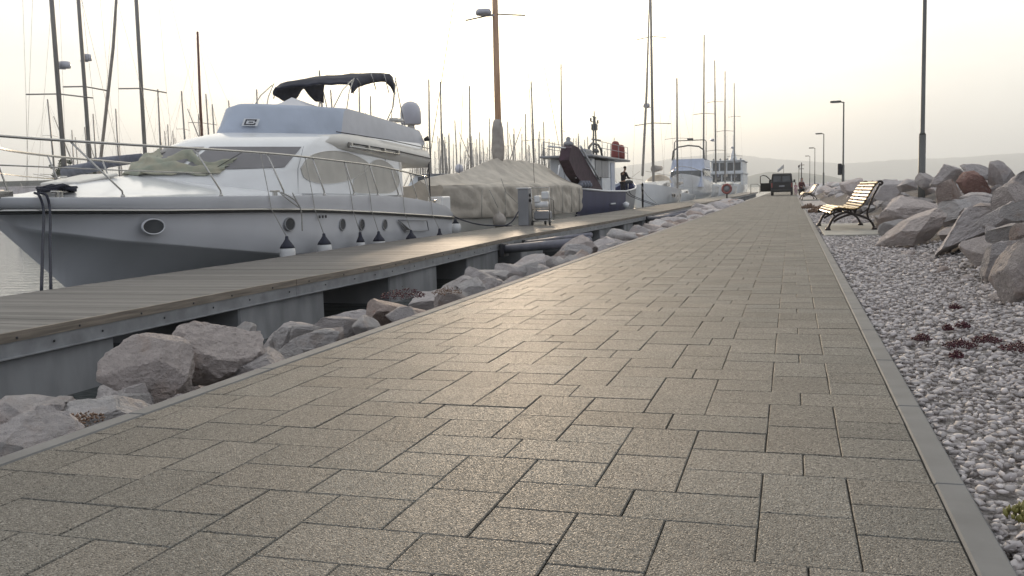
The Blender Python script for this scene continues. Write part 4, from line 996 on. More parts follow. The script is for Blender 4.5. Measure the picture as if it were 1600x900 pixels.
# ------------------------------------------------------------------ people
def limb_skin(name, pts, edges, mat, parent, root=0, lv=2):
    me = bpy.data.meshes.new(name); off = Vector((0, 0, 0)); q = parent
    while q is not None: off += q.location; q = q.parent
    me.from_pydata([tuple(Vector(p[:3])) for p in pts], edges, []); me.materials.append(mat)
    o = bpy.data.objects.new(name, me); COL.objects.link(o); o.parent = parent
    md = o.modifiers.new('skin', 'SKIN'); md.use_smooth_shade = True
    sv = me.skin_vertices[0].data
    for i, p in enumerate(pts): sv[i].radius = (p[3], p[3] if len(p) < 5 else p[4]); sv[i].use_root = (i == root)
    s = o.modifiers.new('sub', 'SUBSURF'); s.levels = lv; s.render_levels = lv
    return o
def person(loc, face, label, top, bottom, lean=.0, crouch=False, arms='work', sc=1.0, hair=hairm):
    """face: heading the person looks at. Body built around local origin at the feet."""
    t = thing('person', label, 'person', loc); t.rotation_euler = (0, 0, face); t.scale = (sc,)*3
    k = .5 if crouch else 0
    hip = .52 if crouch else .93
    def L(x, y, z): return (x, y, z)
    ch = Vector((0, lean*.45, hip+.42)); nk = Vector((0, lean*.62, hip+.58)); hd = Vector((0, lean*.78+.03, hip+.72))
    pts = [(0, 0, hip, .135, .10), (0, lean*.22, hip+.22, .125, .095), (ch.x, ch.y, ch.z, .15, .10), (nk.x, nk.y, nk.z, .055), (hd.x, hd.y, hd.z-.03, .06)]
    ed = [(0, 1), (1, 2), (2, 3), (3, 4)]
    for s in (-1, 1):
        i = len(pts)
        if crouch: kn = (s*.14, .38, .52); an = (s*.13, .06, .09); toe = (s*.13, .22, .04)
        else: kn = (s*.10, .04, .50); an = (s*.10, -.02, .09); toe = (s*.11, .16, .04)
        pts += [(s*.09, 0, hip-.08, .09), (*kn, .062), (*an, .042), (*toe, .038)]; ed += [(0, i), (i, i+1), (i+1, i+2), (i+2, i+3)]
        j = len(pts); sh = Vector((s*.185, ch.y, ch.z+.06)); el = sh+Vector((s*.04, .12, -.27)); wr = el+Vector((-s*.06, .25, -.02))
        if arms == 'down': el = sh+Vector((s*.05, -.03, -.28)); wr = el+Vector((0, .08, -.25))
        pa = (wr-el).normalized(); hn = wr+pa*.08
        pts += [(*sh, .055), (*el, .042), (*wr, .030), (*hn, .032, .018)]; ed += [(2, j), (j, j+1), (j+1, j+2), (j+2, j+3)]
        side = Vector((1, 0, 0))
        for f_ in range(4):
            b = len(pts); o_ = side*(f_-1.5)*.019; ln = (.072, .08, .076, .06)[f_]
            pts += [(*(hn+o_+pa*.035), .0085), (*(hn+o_+pa*(.035+ln*.5)+Vector((0, 0, -.012))), .008), (*(hn+o_+pa*(.035+ln*.9)+Vector((0, 0, -.035))), .007)]; ed += [(j+3, b), (b, b+1), (b+1, b+2)]
        b = len(pts); pts += [(*(wr+pa*.04-side*s*.03), .011), (*(wr+pa*.08-side*s*.05+Vector((0, 0, -.01))), .009)]; ed += [(j+2, b), (b, b+1)]
    body = limb_skin('body', pts, ed, skinm, t)
    # clothes: jacket and trousers as slightly wider skins over the same skeleton
    jp = [(0, 0, hip-.03, .165, .125), (0, lean*.22, hip+.22, .155, .12), (ch.x, ch.y, ch.z, .18, .125), (nk.x, nk.y, nk.z-.03, .08)]; je = [(0, 1), (1, 2), (2, 3)]
    for s in (-1, 1):
        sh = Vector((s*.185, ch.y, ch.z+.06)); el = sh+Vector((s*.04, .12, -.27)); wr = el+Vector((-s*.06, .25, -.02))
        if arms == 'down': el = sh+Vector((s*.05, -.03, -.28)); wr = el+Vector((0, .08, -.25))
        j = len(jp); jp += [(*sh, .075), (*el, .062), (*wr, .048)]; je += [(2, j), (j, j+1), (j+1, j+2)]
    limb_skin('jacket', jp, je, top, t)
    tp = [(0, 0, hip, .15, .115)]; te = []
    for s in (-1, 1):
        if crouch: kn = (s*.14, .38, .52); an = (s*.13, .06, .11)
        else: kn = (s*.10, .04, .50); an = (s*.10, -.02, .11)
        j = len(tp); tp += [(s*.09, 0, hip-.08, .105), (*kn, .078), (*an, .065)]; te += [(0, j), (j, j+1), (j+1, j+2)]
    limb_skin('trousers', tp, te, bottom, t)
    c = hd+Vector((0, 0, .06)); g = MB()
    g.lathe([(.03, -.12), (.06, -.10), (.072, -.05), (.078, .0), (.074, .05), (.05, .095), (.01, .112)], tuple(c), 14)
    g.lathe([(.014, -.012), (.012, .0), (.004, .022)], tuple(c+Vector((0, .078, -.02))), 8)
    for s in (-1, 1): g.lathe([(.012, -.02), (.016, 0), (.010, .02)], tuple(c+Vector((s*.078, 0, -.01))), 8)
    h = MB(); h.v = g.v; h.f = g.f; h.sm = g.sm; h.rnd = g.rnd; hm = h.build('head', skinm); hm.parent = t
    g = MB(); g.lathe([(.082, -.01), (.086, .03), (.078, .075), (.045, .112), (.005, .122)], tuple(c+Vector((0, -.014, .004))), 14); hr = g.build('hair', hair); hr.parent = hm
    return t

# ------------------------------------------------------------------ blue fishing boat
fx = -11.35
fb = thing('fishing_boat', 'navy and grey fishing boat with white wheelhouse and maroon wrapped ramp', 'fishing boat', (fx, 57, -.8))
def hullboat(y0, y1, hw, sheer, cx, name, mat, parent, keel=-1.2, sternf=.75, bowp=.45, flare=.9, nb=30, cap=True, two=None, endsplit=None):
    """bow towards y1 when y1>y0, otherwise bow towards the camera."""
    rws = []
    for i in range(nb+1):
        t = i/nb; y = lerp(y0, y1, t)
        w = hw*(sternf+(1-sternf)*min(1, t/.35)) if t < .35 else hw*max(0.01, 1-((t-.35)/.65)**2.4)**bowp if t < .999 else .015
        z = interp(t, sheer); dy = (y1-y0)*.035
        q = max(0, (t-.72)/.28)
        row = []
        for s in (-1, 1):
            sec = [(w, z, 0), (w*lerp(.985, .86, q), lerp(z, -.8, .45), -.3*q), (w*lerp(.93, .6, q), -.7, -1*q), (w*.4, -1.1, -1.4*q), (0, keel, -1.6*q)]
            if s == -1: row += [(cx-a, y+dy*c, b) for a, b, c in sec]
            else: row += [(cx+a, y+dy*c, b) for a, b, c in reversed(sec[:-1])]
        rws.append(row)
    g = MB(); g.grid(rws); g.add(rws[0], [tuple(range(9))]); o = g.build(name, mat, parent)
    return rws
shf = [(0, 1.02), (.25, .84), (.5, .80), (.75, .95), (.9, 1.18), (1, 1.5)]
rws = hullboat(44.3, 66.8, 1.78, shf, fx, 'hull', bluepaint, fb, bowp=.62)
# bulwark cap, inner deck, grey bow panel
for side, nm in ((0, 'cap'), ):
    g = MB()
    g.tube([tuple(r[0]) for r in rws], .055, 6); g.tube([tuple(r[-1]) for r in rws], .055, 6); g.build('bulwark_cap', whitepaint, fb)
g = MB(); g.grid([[(r[0][0]*.96+fx*.04, r[0][1], r[0][2]), (r[0][0]*.94+fx*.06, r[0][1], .35), (fx, r[0][1], .4), (r[-1][0]*.94+fx*.06, r[0][1], .35), (r[-1][0]*.96+fx*.04, r[0][1], r[-1][2])] for r in rws[1:]]); g.build('deck', paleblue, fb)
g = MB(); g.grid([[(r[-1][0]+.012, r[-1][1], r[-1][2]-.04), (r[-2][0]+.014, r[-2][1], r[-2][2]), (r[-3][0]+.014, r[-3][1], r[-3][2])] for r in rws[15:]]); g.build('bow_panel', greypaint, fb)
g = MB(); g.box(fx+1.75, fx+1.80, 50.6, 51.9, .10, .17); g.build('name_strip', whitepaint, fb)
# wheelhouse
g = MB(); g.box(fx-1.15, fx+1.15, 48.6, 49.4, .4, 2.62, bev=.03); g.box(fx-1.15, fx+1.15, 51.4, 55.4, .4, 1.6, bev=.03); g.box(fx-1.15, fx+1.15, 53.4, 55.4, 1.6, 2.62, bev=.02); g.box(fx-1.1, fx-1.0, 49.4, 53.4, .4, 2.6); g.build('wheelhouse', whitepaint, fb)
for a, b in ((49.5, 51.2), (51.3, 53.2)):
    g = MB(); g.box(fx+1.12, fx+1.17, a, b, 1.62, 2.55, bev=.01); g.build('window', greypaint, fb)
g = MB(); g.box(fx+1.16, fx+1.20, 53.9, 54.9, .5, 2.5, bev=.02); g.build('door', paleblue, fb)
g = MB(); g.box(fx-1.45, fx+1.45, 47.6, 59.2, 2.66, 2.78, bev=.03); rf = g.build('roof', greypaint, fb)
g = MB()
for yy_ in (48, 50.5, 53, 55.5, 58.8):
    for s in (-1.35, 1.35): g.tube([(fx+s, yy_, 2.78), (fx+s, yy_, 3.55)], .02, 5)
for s in (-1.35, 1.35):
    for zz_ in (3.2, 3.55): g.tube([(fx+s, 48, zz_), (fx+s, 58.8, zz_)], .018, 5)
g.build('roof_rail', steel_gal, rf)
g = MB()
for s in (-.55, .55): g.tube([(fx+.3, 53.6+s, 2.8), (fx+.3, 53.6+s*.25, 5.2)], .05, 6)
g.tube([(fx+.3, 52.8, 3.85), (fx+.3, 55.4, 3.9)], .04, 6); g.tube([(fx+.3, 52.6, 4.85), (fx+.3, 54.6, 4.85)], .025, 5); g.tube([(fx+.3, 53.0, 5.15), (fx+.3, 54.3, 5.15)], .025, 5); g.tube([(fx+.3, 53.6, 5.1), (fx+.3, 53.6, 5.5)], .03, 5)
for s in (52.6, 54.6): g.tube([(fx+.3, s, 4.85), (fx+.3, s, 5.05)], .05, 6)
g.box(fx+.15, fx+.45, 53.4, 53.8, 4.4, 4.75); g.lathe([(.2, 0), (.22, .1), (.1, .25)], (fx+.3, 53.8, 3.1), 10)
g.tube([(fx+.3, 51.6, 2.8), (fx+.3, 52.0, 3.35), (fx+.3, 52.8, 3.6), (fx+.3, 54.6, 3.6), (fx+.3, 55.4, 3.35), (fx+.3, 55.9, 2.8)], .07, 8)
g.build('signal_mast', lamp_grey, fb)
g = MB(); g.box(fx-.2, fx+.7, 49.2, 50.9, 2.8, 3.15, bev=.05); g.build('roof_locker', greypaint, fb)
# ramp / folded gangway under maroon cover
g = MB(); g.poly([(fx+.8, 42.7, 2.35), (fx+.8, 43.2, 2.95), (fx+.8, 43.8, 3.10), (fx+.8, 44.8, 3.02), (fx+.8, 49.6, 1.35), (fx+.8, 51.2, .75), (fx+.8, 47.6, .8), (fx+.8, 45.2, 1.35), (fx+.8, 44.0, 1.7)], (.5, 0, 0)); o = g.build('ramp_cover', maroon, fb)
g = MB(); g.tube([(fx+1.38, 44.9, 3.08), (fx+1.38, 49.4, 1.5)], .06, 6); g.build('ramp_edge', whitepaint, fb)
g = MB(); g.lathe([(.2, 0), (.26, .1), (.22, .2), (.1, .26), (.12, .38), (.04, .46)], (fx+1, 43.9, 3.05), 10); g.build('winch', greypaint, fb)
g = MB(); g.tube([(fx+1.0, 40.0, 2.9), (fx+1.0, 43.4, 2.95)], .045, 6); g.tube([(fx+1.2, 44.5, 1.55), (fx+1.2, 47.3, 1.55), (fx+1.2, 47.6, .9)], .045, 6); g.tube([(fx+.2, 44.6, 1.0), (fx+.2, 45.3, 2.2)], .05, 6); g.build('stern_frame', whitepaint, fb)
g = MB()
for k in range(7): g.lathe([(.10, 0), (.16, .1), (.12, .24)], (fx+1.45, 44.4+k*.35, 1.05+.1*(k % 2)), 8)
g.build('net_floats', bluecanvas, fb)
t = thing('life_raft', 'pair of red canisters standing on the fishing boat roof', 'life raft', (fx+.9, 58.2, 2.8))
g = MB(); g.lathe([(.05, 0), (.26, .03), (.28, .25), (.26, .95), (.18, 1.1), (.03, 1.15)], (fx+.75, 57.8, 2.8), 14); g.build('canister', redm, t)
g = MB(); g.lathe([(.05, 0), (.26, .03), (.28, .2), (.26, .75), (.18, .9), (.03, .95)], (fx+.95, 58.5, 2.8), 14); g.build('canister', redm, t)
person((fx+1.15, 58.0, .40), R(-35), 'person in dark clothes bending over the rail of the fishing boat', darkcloth, darkcloth, lean=.22, sc=1.08)
g = MB(); g.lathe([(.25, 0), (.32, .08), (.25, .2), (.1, .25)], (fx+.3, 65.3, 1.32), 12); g.build('anchor_winch', dark_steel, fb)
rope([(fx+1.0, 66.0, 1.3), (-9.6, 64, .5), (-8.4, 61, -.14)], .02, ropeg, 'grey mooring line from the fishing boat bow to the pontoon')
for k, (yy_) in enumerate((55.5, 56.6)):
    rope([(fx+1.75, yy_, .85), (fx+1.9, yy_+.8, .5), (-8.3, yy_+3.0, -.14)], .02, navy, 'dark mooring line hanging from the middle of the fishing boat, %s one' % ('nearer', 'farther')[k])
g = MB(); g.lathe([(.02, -.2), (.2, -.1), (.2, .1), (.02, .2)], (-9.3, 53.8, .0), 12); tag(g.build('buoy', gel, base=(-9.3, 53.8, 0)), 'small white buoy floating between pontoon and fishing boat', 'buoy')

# ------------------------------------------------------------------ sailing boats
def sailboat_proto(H, L, wide, furl, canvas, mastm, spread=2, extras=False):
    """local: bow +y, origin on the waterline amidships under the mast."""
    t = thing('sailboat', '-', 'sailboat', (0, 0, 0))
    g = MB(); rws = []; hw = wide/2; y0, y1 = -L*.55, L*.45
    for i in range(17):
        s = i/16; y = lerp(y0, y1, s); w = hw*(.75+.25*min(1, s/.4)) if s < .4 else hw*max(.01, 1-((s-.4)/.6)**2.2)**.7
        z = .95+.35*s*s; rws.append([(-w, y, z), (-w*.95, y, .45), (-w*.75, y, 0), (0, y, -.4), (w*.75, y, 0), (w*.95, y, .45), (w, y, z)])
    g.grid(rws); g.add(rws[0], [tuple(range(7))]); g.grid([[r[0], (0, r[0][1], r[0][2]+.06), r[-1]] for r in rws]); g.build('hull', gel, t)
    g = MB(); g.hexa([(-hw*.6, -L*.2, 1.0), (hw*.6, -L*.2, 1.0), (hw*.35, L*.2, 1.1), (-hw*.35, L*.2, 1.1), (-hw*.5, -L*.19, 1.5), (hw*.5, -L*.19, 1.5), (hw*.25, L*.14, 1.4), (-hw*.25, L*.14, 1.4)]); c = g.build('cabin', gelwarm, t)
    g = MB()
    for s in (-1, 1): g.box(s*hw*.54-.02, s*hw*.54+.02, -L*.15, L*.02, 1.2, 1.36)
    g.build('window', darkglass, c)
    r = .0080*H
    g = MB(); g.tube([(0, 0, 1.0), (0, 0, H*.6), (0, -.1, H)], [r, r*.95, r*.7], 8); g.build('mast', mastm, t)
    for k in range(spread):
        g = MB(); z = H*(k+1)/(spread+1)*1.05; w = hw*(.75-.15*k); g.tube([(-w, -.15, z), (0, 0, z+.08), (w, -.15, z)], .022, 5); g.build('spreader', mastm, t)
    g = MB(); g.tube([(0, 0, 2.1), (0, -L*.38, 2.2)], [.19, .13], 8); g.build('boom_cover', canvas, t)
    g = MB()
    for s in (-1, 1):
        pts = [(s*hw*.9, -.2, 1.1)]+[(s*hw*(.75-.15*k), -.15, H*(k+1)/(spread+1)*1.05) for k in range(spread)]+[(0, -.08, H*.98)]; g.tube(pts, .007, 3)
    g.tube([(0, y1, 1.3), (0, 0, H*.97)], .007, 3); g.tube([(0, y0, 1.2), (0, -.1, H*.99)], .007, 3)
    for s in (-1, 1):
        g.tube([(s*hw*.9, y0*.9, 1.6), (s*hw*.95, 0, 1.65), (s*.2, y1*.97, 1.9)], .010, 3)
    g.build('rigging', mastalu, t)
    if furl:
        g = MB(); g.tube([(0, y1*.98, 1.7), (0, y1*.5, H*.47), (0, y1*.1, H*.86)], [.085, .08, .04], 8); g.build('furled_jib', sailwrap, t)
    if extras:
        g = MB(); g.lathe([(.01, 0), (.22, .01), (.25, .1), (.2, .2), (.01, .22)], (.38, .2, H*.42), 12); g.box(0, .4, .15, .25, H*.42-.03, H*.42); g.build('radar_pod', radomem, t)
    return t
protos = [sailboat_proto(12.5, 11, 3.4, False, bluecanvas, mastalu, 2, True), sailboat_proto(12.5, 11, 3.4, True, bluecanvas, mastalu), sailboat_proto(12.5, 10.5, 3.3, False, sailwrap, mastalu, 1), sailboat_proto(12.5, 11.5, 3.5, True, sailwrap, mastalu, 2, True)]
used = [False]*4
def sail(x, y, H, rz, k, label, group, mast=None):
    s = H/12.5
    if not used[k]: o = protos[k]; used[k] = True
    else: o = copy_tree(protos[k])
    o.location = (x, y, -.8); o.scale = (s if s < 1.3 else 1.15, s if s < 1.3 else 1.15, s); o.rotation_euler = (random.uniform(-.008, .008), random.uniform(-.012, .012), rz)
    if mast:
        for c in o.children:
            if c.name.startswith('mast'): c.data = c.data.copy(); c.data.materials.clear(); c.data.materials.append(mast)
    o['label'] = label; o['group'] = group; o['category'] = 'sailboat'
    return o
FAR_ = [(-76.0, 81.4, 13), (-84.0, 97.1, 13), (-74.1, 89.2, 12.5), (-61.1, 79.8, 13), (-57.2, 78.3, 12.5), (-62.1, 89.4, 13.5), (-59.4, 86.5, 12), (-61.0, 92.4, 13), (-55.2, 88.5, 13.5), (-43.6, 81.7, 14), (-42.1, 80.9, 12), (-42.7, 87.5, 13), (-45.6, 96.4, 13), (-40.3, 100.8, 15), (-39.9, 103.8, 15), (-55.3, 147.1, 12), (-49.4, 134.4, 13), (-39.7, 113.3, 15.5), (-65.7, 164.7, 11), (-61.7, 159.1, 12), (-56.9, 165.9, 12), (-53.7, 160.6, 11.5), (-45.9, 140.0, 13.5), (-52.2, 162.7, 12), (-43.4, 141.9, 13), (-47.3, 158.0, 12), (-44.5, 149.6, 12.5), (-45.5, 157.4, 12), (-38.5, 135.5, 13.5), (-32.2, 117.0, 16), (-41.2, 152.8, 12), (-38.4, 145.6, 13), (-47.9, 185.4, 11.5), (-47.4, 188.3, 12), (-28.5, 117.4, 18), (-40.9, 172.7, 12), (-41.0, 177.7, 12), (-38.6, 172.3, 12), (-39.9, 183.9, 12), (-70.5, 185.7, 11.5), (-78.7, 193.8, 11), (-80.5, 204.2, 12), (-66.5, 179.0, 12), (-66.0, 182.1, 12.5), (-71.4, 205.8, 12), (-74.6, 219.7, 12), (-66.1, 203.5, 12), (-60.7, 194.6, 12), (-54.6, 194.0, 12), (-58.1, 212.1, 12), (-59.6, 227.4, 12), (-54.3, 219.2, 11.5), (-46.2, 224.6, 12), (-47.2, 241.2, 12), (-69.2, 167.7, 12), (-74.0, 181.1, 12), (-63.1, 165.3, 12), (-75.2, 210.0, 12), (-67.6, 191.0, 12), (-75.7, 228.2, 12), (-63.5, 217.6, 11.5), (-64.4, 241.5, 12), (-59.7, 247.0, 12), (-50.7, 223.1, 11.5), (-88.9, 210.5, 11), (-82.1, 196.4, 11.5),
 (-100.4, 261.6, 14), (-96.3, 266.9, 12.5), (-60.3, 232.5, 13), (-71.5, 228.6, 11), (-64.7, 188.8, 11), (-84.7, 218.4, 11.5), (-66.1, 235.7, 14), (-54.6, 205.1, 12.5), (-72.0, 175.7, 12.5), (-64.9, 231.3, 12), (-83.1, 201.4, 11), (-91.1, 236.8, 12.5), (-47.4, 147.9, 11), (-75.4, 232.9, 11), (-54.4, 206.1, 14), (-40.5, 179.7, 13), (-79.7, 247.2, 11.5), (-60.0, 172.3, 13), (-63.5, 189.4, 12.5), (-59.1, 186.2, 12.5), (-45.4, 133.8, 11), (-90.2, 234.3, 12.5), (-65.8, 158.3, 13), (-51.3, 190.0, 13), (-93.6, 264.6, 11), (-59.2, 155.8, 12), (-52.4, 206.0, 13), (-40.5, 171.5, 11.5), (-101.1, 250.3, 12.5), (-92.2, 269.3, 14), (-67.7, 215.4, 11.5), (-68.6, 216.5, 11.5), (-59.2, 154.3, 12.5), (-54.8, 206.4, 12), (-65.4, 161.1, 12), (-68.6, 167.6, 12.5), (-64.9, 161.1, 11.5), (-62.8, 276.9, 12.5),
 (-54.8, 178.3, 11), (-77.0, 228.4, 12.5), (-64.5, 255.7, 12.5), (-63.7, 167.2, 11.5), (-109.2, 267.9, 13), (-106.6, 263.4, 12.5), (-47.6, 184.7, 12.5), (-52.6, 251.6, 12.5), (-47.8, 136.5, 11), (-87.8, 236.6, 11), (-40.4, 194.7, 12.5), (-70.0, 181.6, 11), (-55.5, 288.1, 11), (-56.6, 145.4, 11.5), (-53.9, 159.3, 11), (-99.1, 255.9, 13), (-54.9, 183.5, 11.5), (-50.4, 158.9, 11), (-61.1, 242.5, 11.5), (-51.9, 137.8, 11), (-62.7, 177.6, 13), (-53.4, 245.5, 13), (-30.3, 164.1, 11), (-35.5, 166.1, 11.5), (-66.6, 244.2, 11), (-66.6, 273.0, 13), (-40.4, 172.2, 11), (-86.0, 277.1, 12.5), (-102.1, 275.1, 12.5), (-47.0, 205.0, 12), (-87.8, 208.9, 12), (-67.5, 198.4, 11), (-60.7, 176.4, 11), (-106.6, 257.3, 13), (-38.4, 168.9, 11.5), (-54.8, 193.7, 11), (-72.5, 229.1, 12.5), (-64.7, 196.3, 12), (-70.1, 170.0, 11.5), (-71.0, 199.9, 11.5), (-77.6, 185.9, 11), (-60.4, 194.5, 11), (-38.9, 202.9, 12), (-56.8, 162.6, 11), (-54.2, 224.8, 12), (-70.6, 99.9, 12.5), (-99.9, 110.7, 12.5), (-95.0, 127.5, 12), (-98.3, 143.8, 12.5), (-107.3, 129.5, 12), (-66.6, 87.2, 11), (-94.8, 105.9, 11), (-99.2, 112.8, 13), (-75.6, 100.3, 11.5), (-87.0, 114.8, 12), (-93.4, 122.3, 11), (-90.1, 120.6, 12.5)]
for i, (x, y, H) in enumerate(FAR_):
    if y < 105: lab, gr = 'distant sailboat whose thin mast rises behind the bow and flybridge of the motor yacht', 'thin masts behind the motor yacht'
    else: lab, gr = 'far sailboat in the crowd of thin masts beyond the tarpaulin covered boat', 'crowd of far masts in the middle'
    sail(x, y, H, R(random.choice([0, 90, 95, 180, -90])+random.uniform(-6, 6)), 2 if i % 4 else 1, lab, gr)
# large sailing boats on the left whose masts leave the frame
sail(-32.2, 35.1, 19, R(62), 0, 'sailboat with the leftmost tall mast seen above the yacht bow rail', 'tall masts at the left')
sail(-39.6, 45.2, 24, R(75), 0, 'sailboat whose mast carries a radar pod, second tall mast from the left', 'tall masts at the left')
sail(-35.6, 45.0, 23, R(68), 1, 'sailboat with the thick mast left of the yacht windscreen and a slanting furled jib', 'tall masts at the left')
sail(-42.3, 60.0, 14.2, R(80), 2, 'sailboat with the brown wooden mast behind the yacht windscreen', 'tall masts at the left', mastbrown)
rp_ = MB()
# sailing boats berthed along the pontoon beyond the fishing boat
sail(-11.0, 77.2, 20, R(180), 3, 'white sailboat with a thick mast berthed just beyond the fishing boat', 'sailboats along the pontoon')
sb = COL.objects[-1]
for o_ in COL.objects:
    if o_.get('label', '').startswith('white sailboat with a thick mast'): sb = o_
g = MB()
def hoop(y, h, w): return [(w*math.cos(math.pi*i/10), y, 1.35+h*math.sin(math.pi*i/10)) for i in range(11)]
g.grid([hoop(-1.4, .05, .7), hoop(-2.0, .42, .9), hoop(-3.0, .5, .95)]); o_ = g.build('sprayhood', amber); o_.parent = sb
for yy_ in (2.2, 1.0, -.6, -2.4):
    for s in (-1, 1):
        g = MB(); wv = 1.69*.97; g.box(s*wv-.03, s*wv+.03, yy_-.3, yy_+.3, .62, .78, bev=.02); o_ = g.build('hull_window', darkglass); o_.parent = sb
sail(-11.2, 95.8, 12.8, R(180), 2, 'sailboat with a mast seen in front of the far flybridge yacht, left mast', 'sailboats along the pontoon')
sail(-11.2, 124.8, 21.5, R(180), 2, 'sailboat with the tallest mast right of the thick masted one', 'sailboats along the pontoon')
sail(-10.6, 138.6, 20, R(180), 0, 'sailboat with the first of three masts right of the far flybridge yacht', 'sailboats along the pontoon')
sail(-10.8, 160.6, 21, R(180), 2, 'sailboat with the middle of three masts right of the far flybridge yacht', 'sailboats along the pontoon')
sail(-10.8, 188.6, 22, R(180), 0, 'sailboat with the rightmost mast of the harbour', 'sailboats along the pontoon')

# far flybridge motor yacht, bow towards us
my = thing('motor_yacht', 'distant flybridge motor yacht facing us with rounded window bands', 'motor yacht', (-11.7, 114, -.8))
mx_ = -11.7
hullboat(124, 103.5, 2.25, [(0, 1.2), (.4, 1.5), (.7, 2.0), (1, 2.5)], mx_, 'hull', gel, my, bowp=.7)
g = MB()
def tier(y0, y1, hw, z0, z1, rake, g): g.hexa([(mx_-hw, y0, z0), (mx_+hw, y0, z0), (mx_+hw, y1, z0), (mx_-hw, y1, z0), (mx_-hw*.93, y0+rake, z1), (mx_+hw*.93, y0+rake, z1), (mx_+hw*.93, y1, z1), (mx_-hw*.93, y1, z1)])
tier(107.5, 121, 1.9, 1.0, 3.1, 1.6, g); tier(110.2, 120, 2.05, 3.1, 3.3, .1, g); tier(110.4, 119, 1.95, 3.3, 4.3, .5, g); g.build('superstructure', paleblue, my)
g = MB(); g.hexa([(mx_-1.72, 108.1, 2.2), (mx_+1.72, 108.1, 2.2), (mx_+1.72, 108.5, 2.2), (mx_-1.72, 108.5, 2.2), (mx_-1.72, 108.75, 2.9), (mx_+1.72, 108.75, 2.9), (mx_+1.72, 109, 2.9), (mx_-1.72, 109, 2.9)]); g.build('windscreen', darkglass, my)
g = MB(); g.box(mx_+1.86, mx_+1.92, 110, 119, 2.3, 2.9); g.box(mx_-1.92, mx_-1.86, 110, 119, 2.3, 2.9); g.build('side_window', darkglass, my)
g = MB()
g.tube([(mx_-1.85, 111, 4.2), (mx_-1.8, 111.4, 5.3), (mx_-1.2, 111.4, 5.75), (mx_, 111.4, 5.9), (mx_+1.2, 111.4, 5.75), (mx_+1.8, 111.4, 5.3), (mx_+1.85, 111, 4.2)], .09, 8)
g.tube([(mx_-1.9, 113, 4.2), (mx_-1.88, 113.5, 6.4), (mx_-1.7, 113.5, 6.6), (mx_+1.7, 113.5, 6.6), (mx_+1.88, 113.5, 6.4), (mx_+1.9, 113, 4.2)], .06, 8)
g.box(mx_-.35, mx_+.35, 113.3, 113.8, 6.65, 6.85, bev=.05); g.build('radar_arch', lamp_grey, my)
g = MB(); g.tube([(mx_-2.2, 117, 2.1), (mx_-2.0, 110, 2.7), (mx_-.8, 105, 3.2), (mx_, 103.4, 3.3), (mx_+.8, 105, 3.2), (mx_+2.0, 110, 2.7), (mx_+2.2, 117, 2.1)], .035, 6); g.build('bow_rail', chrome, my)
# large tiered boat at the pontoon end
fe = thing('passenger_boat', 'distant two deck passenger boat with dark square windows and a conical mast', 'passenger boat', (-13, 205, -.8))
ex, ey = -13.1, 200
hullboat(228, 196, 3.6, [(0, 1.3), (.6, 1.4), (1, 2.2)], ex, 'hull', gel, fe, bowp=.7)
g = MB(); g.box(ex-3.3, ex+3.3, ey, ey+22, 1.2, 3.6, bev=.05); g.box(ex-3.5, ex+3.5, ey-.4, ey+22, 3.6, 4.0, bev=.05); g.box(ex-3.2, ex+3.2, ey+.3, ey+20, 4.0, 6.3, bev=.05); g.box(ex-3.5, ex+3.5, ey, ey+20, 6.3, 6.5, bev=.05); g.build('superstructure', whitepaint, fe)
for zz_, n_ in ((4.3, 4), (2.0, 3)):
    for k in range(n_):
        w = 6.0/n_; g = MB(); g.box(ex-3+k*w+.15, ex-3+(k+1)*w-.15, ey-.06+(.3 if n_ == 4 else 0), ey+.06, zz_, zz_+1.5); 
        if n_ == 4: g = MB(); g.box(ex-3+k*w+.15, ex-3+(k+1)*w-.15, ey+.24, ey+.32, zz_, zz_+1.7)
        g.build('window', darkglass, fe)
g = MB(); g.lathe([(.9, 0), (.75, .3), (.3, 2.0), (.12, 2.4), (.2, 2.8), (.08, 2.9), (.07, 5.4)], (ex+1.2, ey+3, 6.5), 12); g.build('funnel_mast', whitepaint, fe)
g = MB(); 
for k in range(5): g.lathe([(.05, 0), (.2, .1), (.2, .3), (.05, .5)], (ex-2.8+k*1.4, ey+1.5, 6.5), 8)
g.build('deck_gear', greypaint, fe)
# small cabin cruiser seen between yacht stern and covered boat
cb = thing('cabin_cruiser', 'small white cabin cruiser with tinted windows glimpsed past the yacht stern', 'cabin cruiser', (-24, 62, -.8))
hx, hy = -24.3, 60
g = MB(); g.hexa([(hx-3.8, hy-1.4, -.7), (hx+3.4, hy-1.4, -.7), (hx+3.4, hy+1.5, -.7), (hx-3.4, hy+1.5, -.7), (hx-4.4, hy-1.55, .72), (hx+3.6, hy-1.55, .62), (hx+3.6, hy+1.6, .62), (hx-4.2, hy+1.6, .72)]); g.build('hull', gel, cb)
g = MB(); g.hexa([(hx-2.2, hy-1.35, .7), (hx+2.4, hy-1.35, .7), (hx+2.4, hy+1.3, .7), (hx-2.0, hy+1.3, .7), (hx-1.4, hy-1.2, 1.45), (hx+2.3, hy-1.2, 1.45), (hx+2.3, hy+1.2, 1.45), (hx-1.3, hy+1.2, 1.45)]); g.box(hx-1.7, hx+2.6, hy-1.35, hy+1.35, 1.45, 1.55, bev=.03)
g.hexa([(hx-1.0, hy-1.1, 1.55), (hx+1.6, hy-1.1, 1.55), (hx+1.6, hy+1.1, 1.55), (hx-1.0, hy+1.1, 1.55), (hx-.4, hy-1.0, 2.25), (hx+1.4, hy-1.0, 2.25), (hx+1.4, hy+1, 2.25), (hx-.4, hy+1, 2.25)]); g.build('cabin', whitepaint, cb)
for a, b in ((-1.5, -.6), (-.5, .5), (.6, 2.0)):
    g = MB(); g.box(hx+a, hx+b, hy-1.36, hy-1.28, .95, 1.28); g.build('window', darkglass, cb)
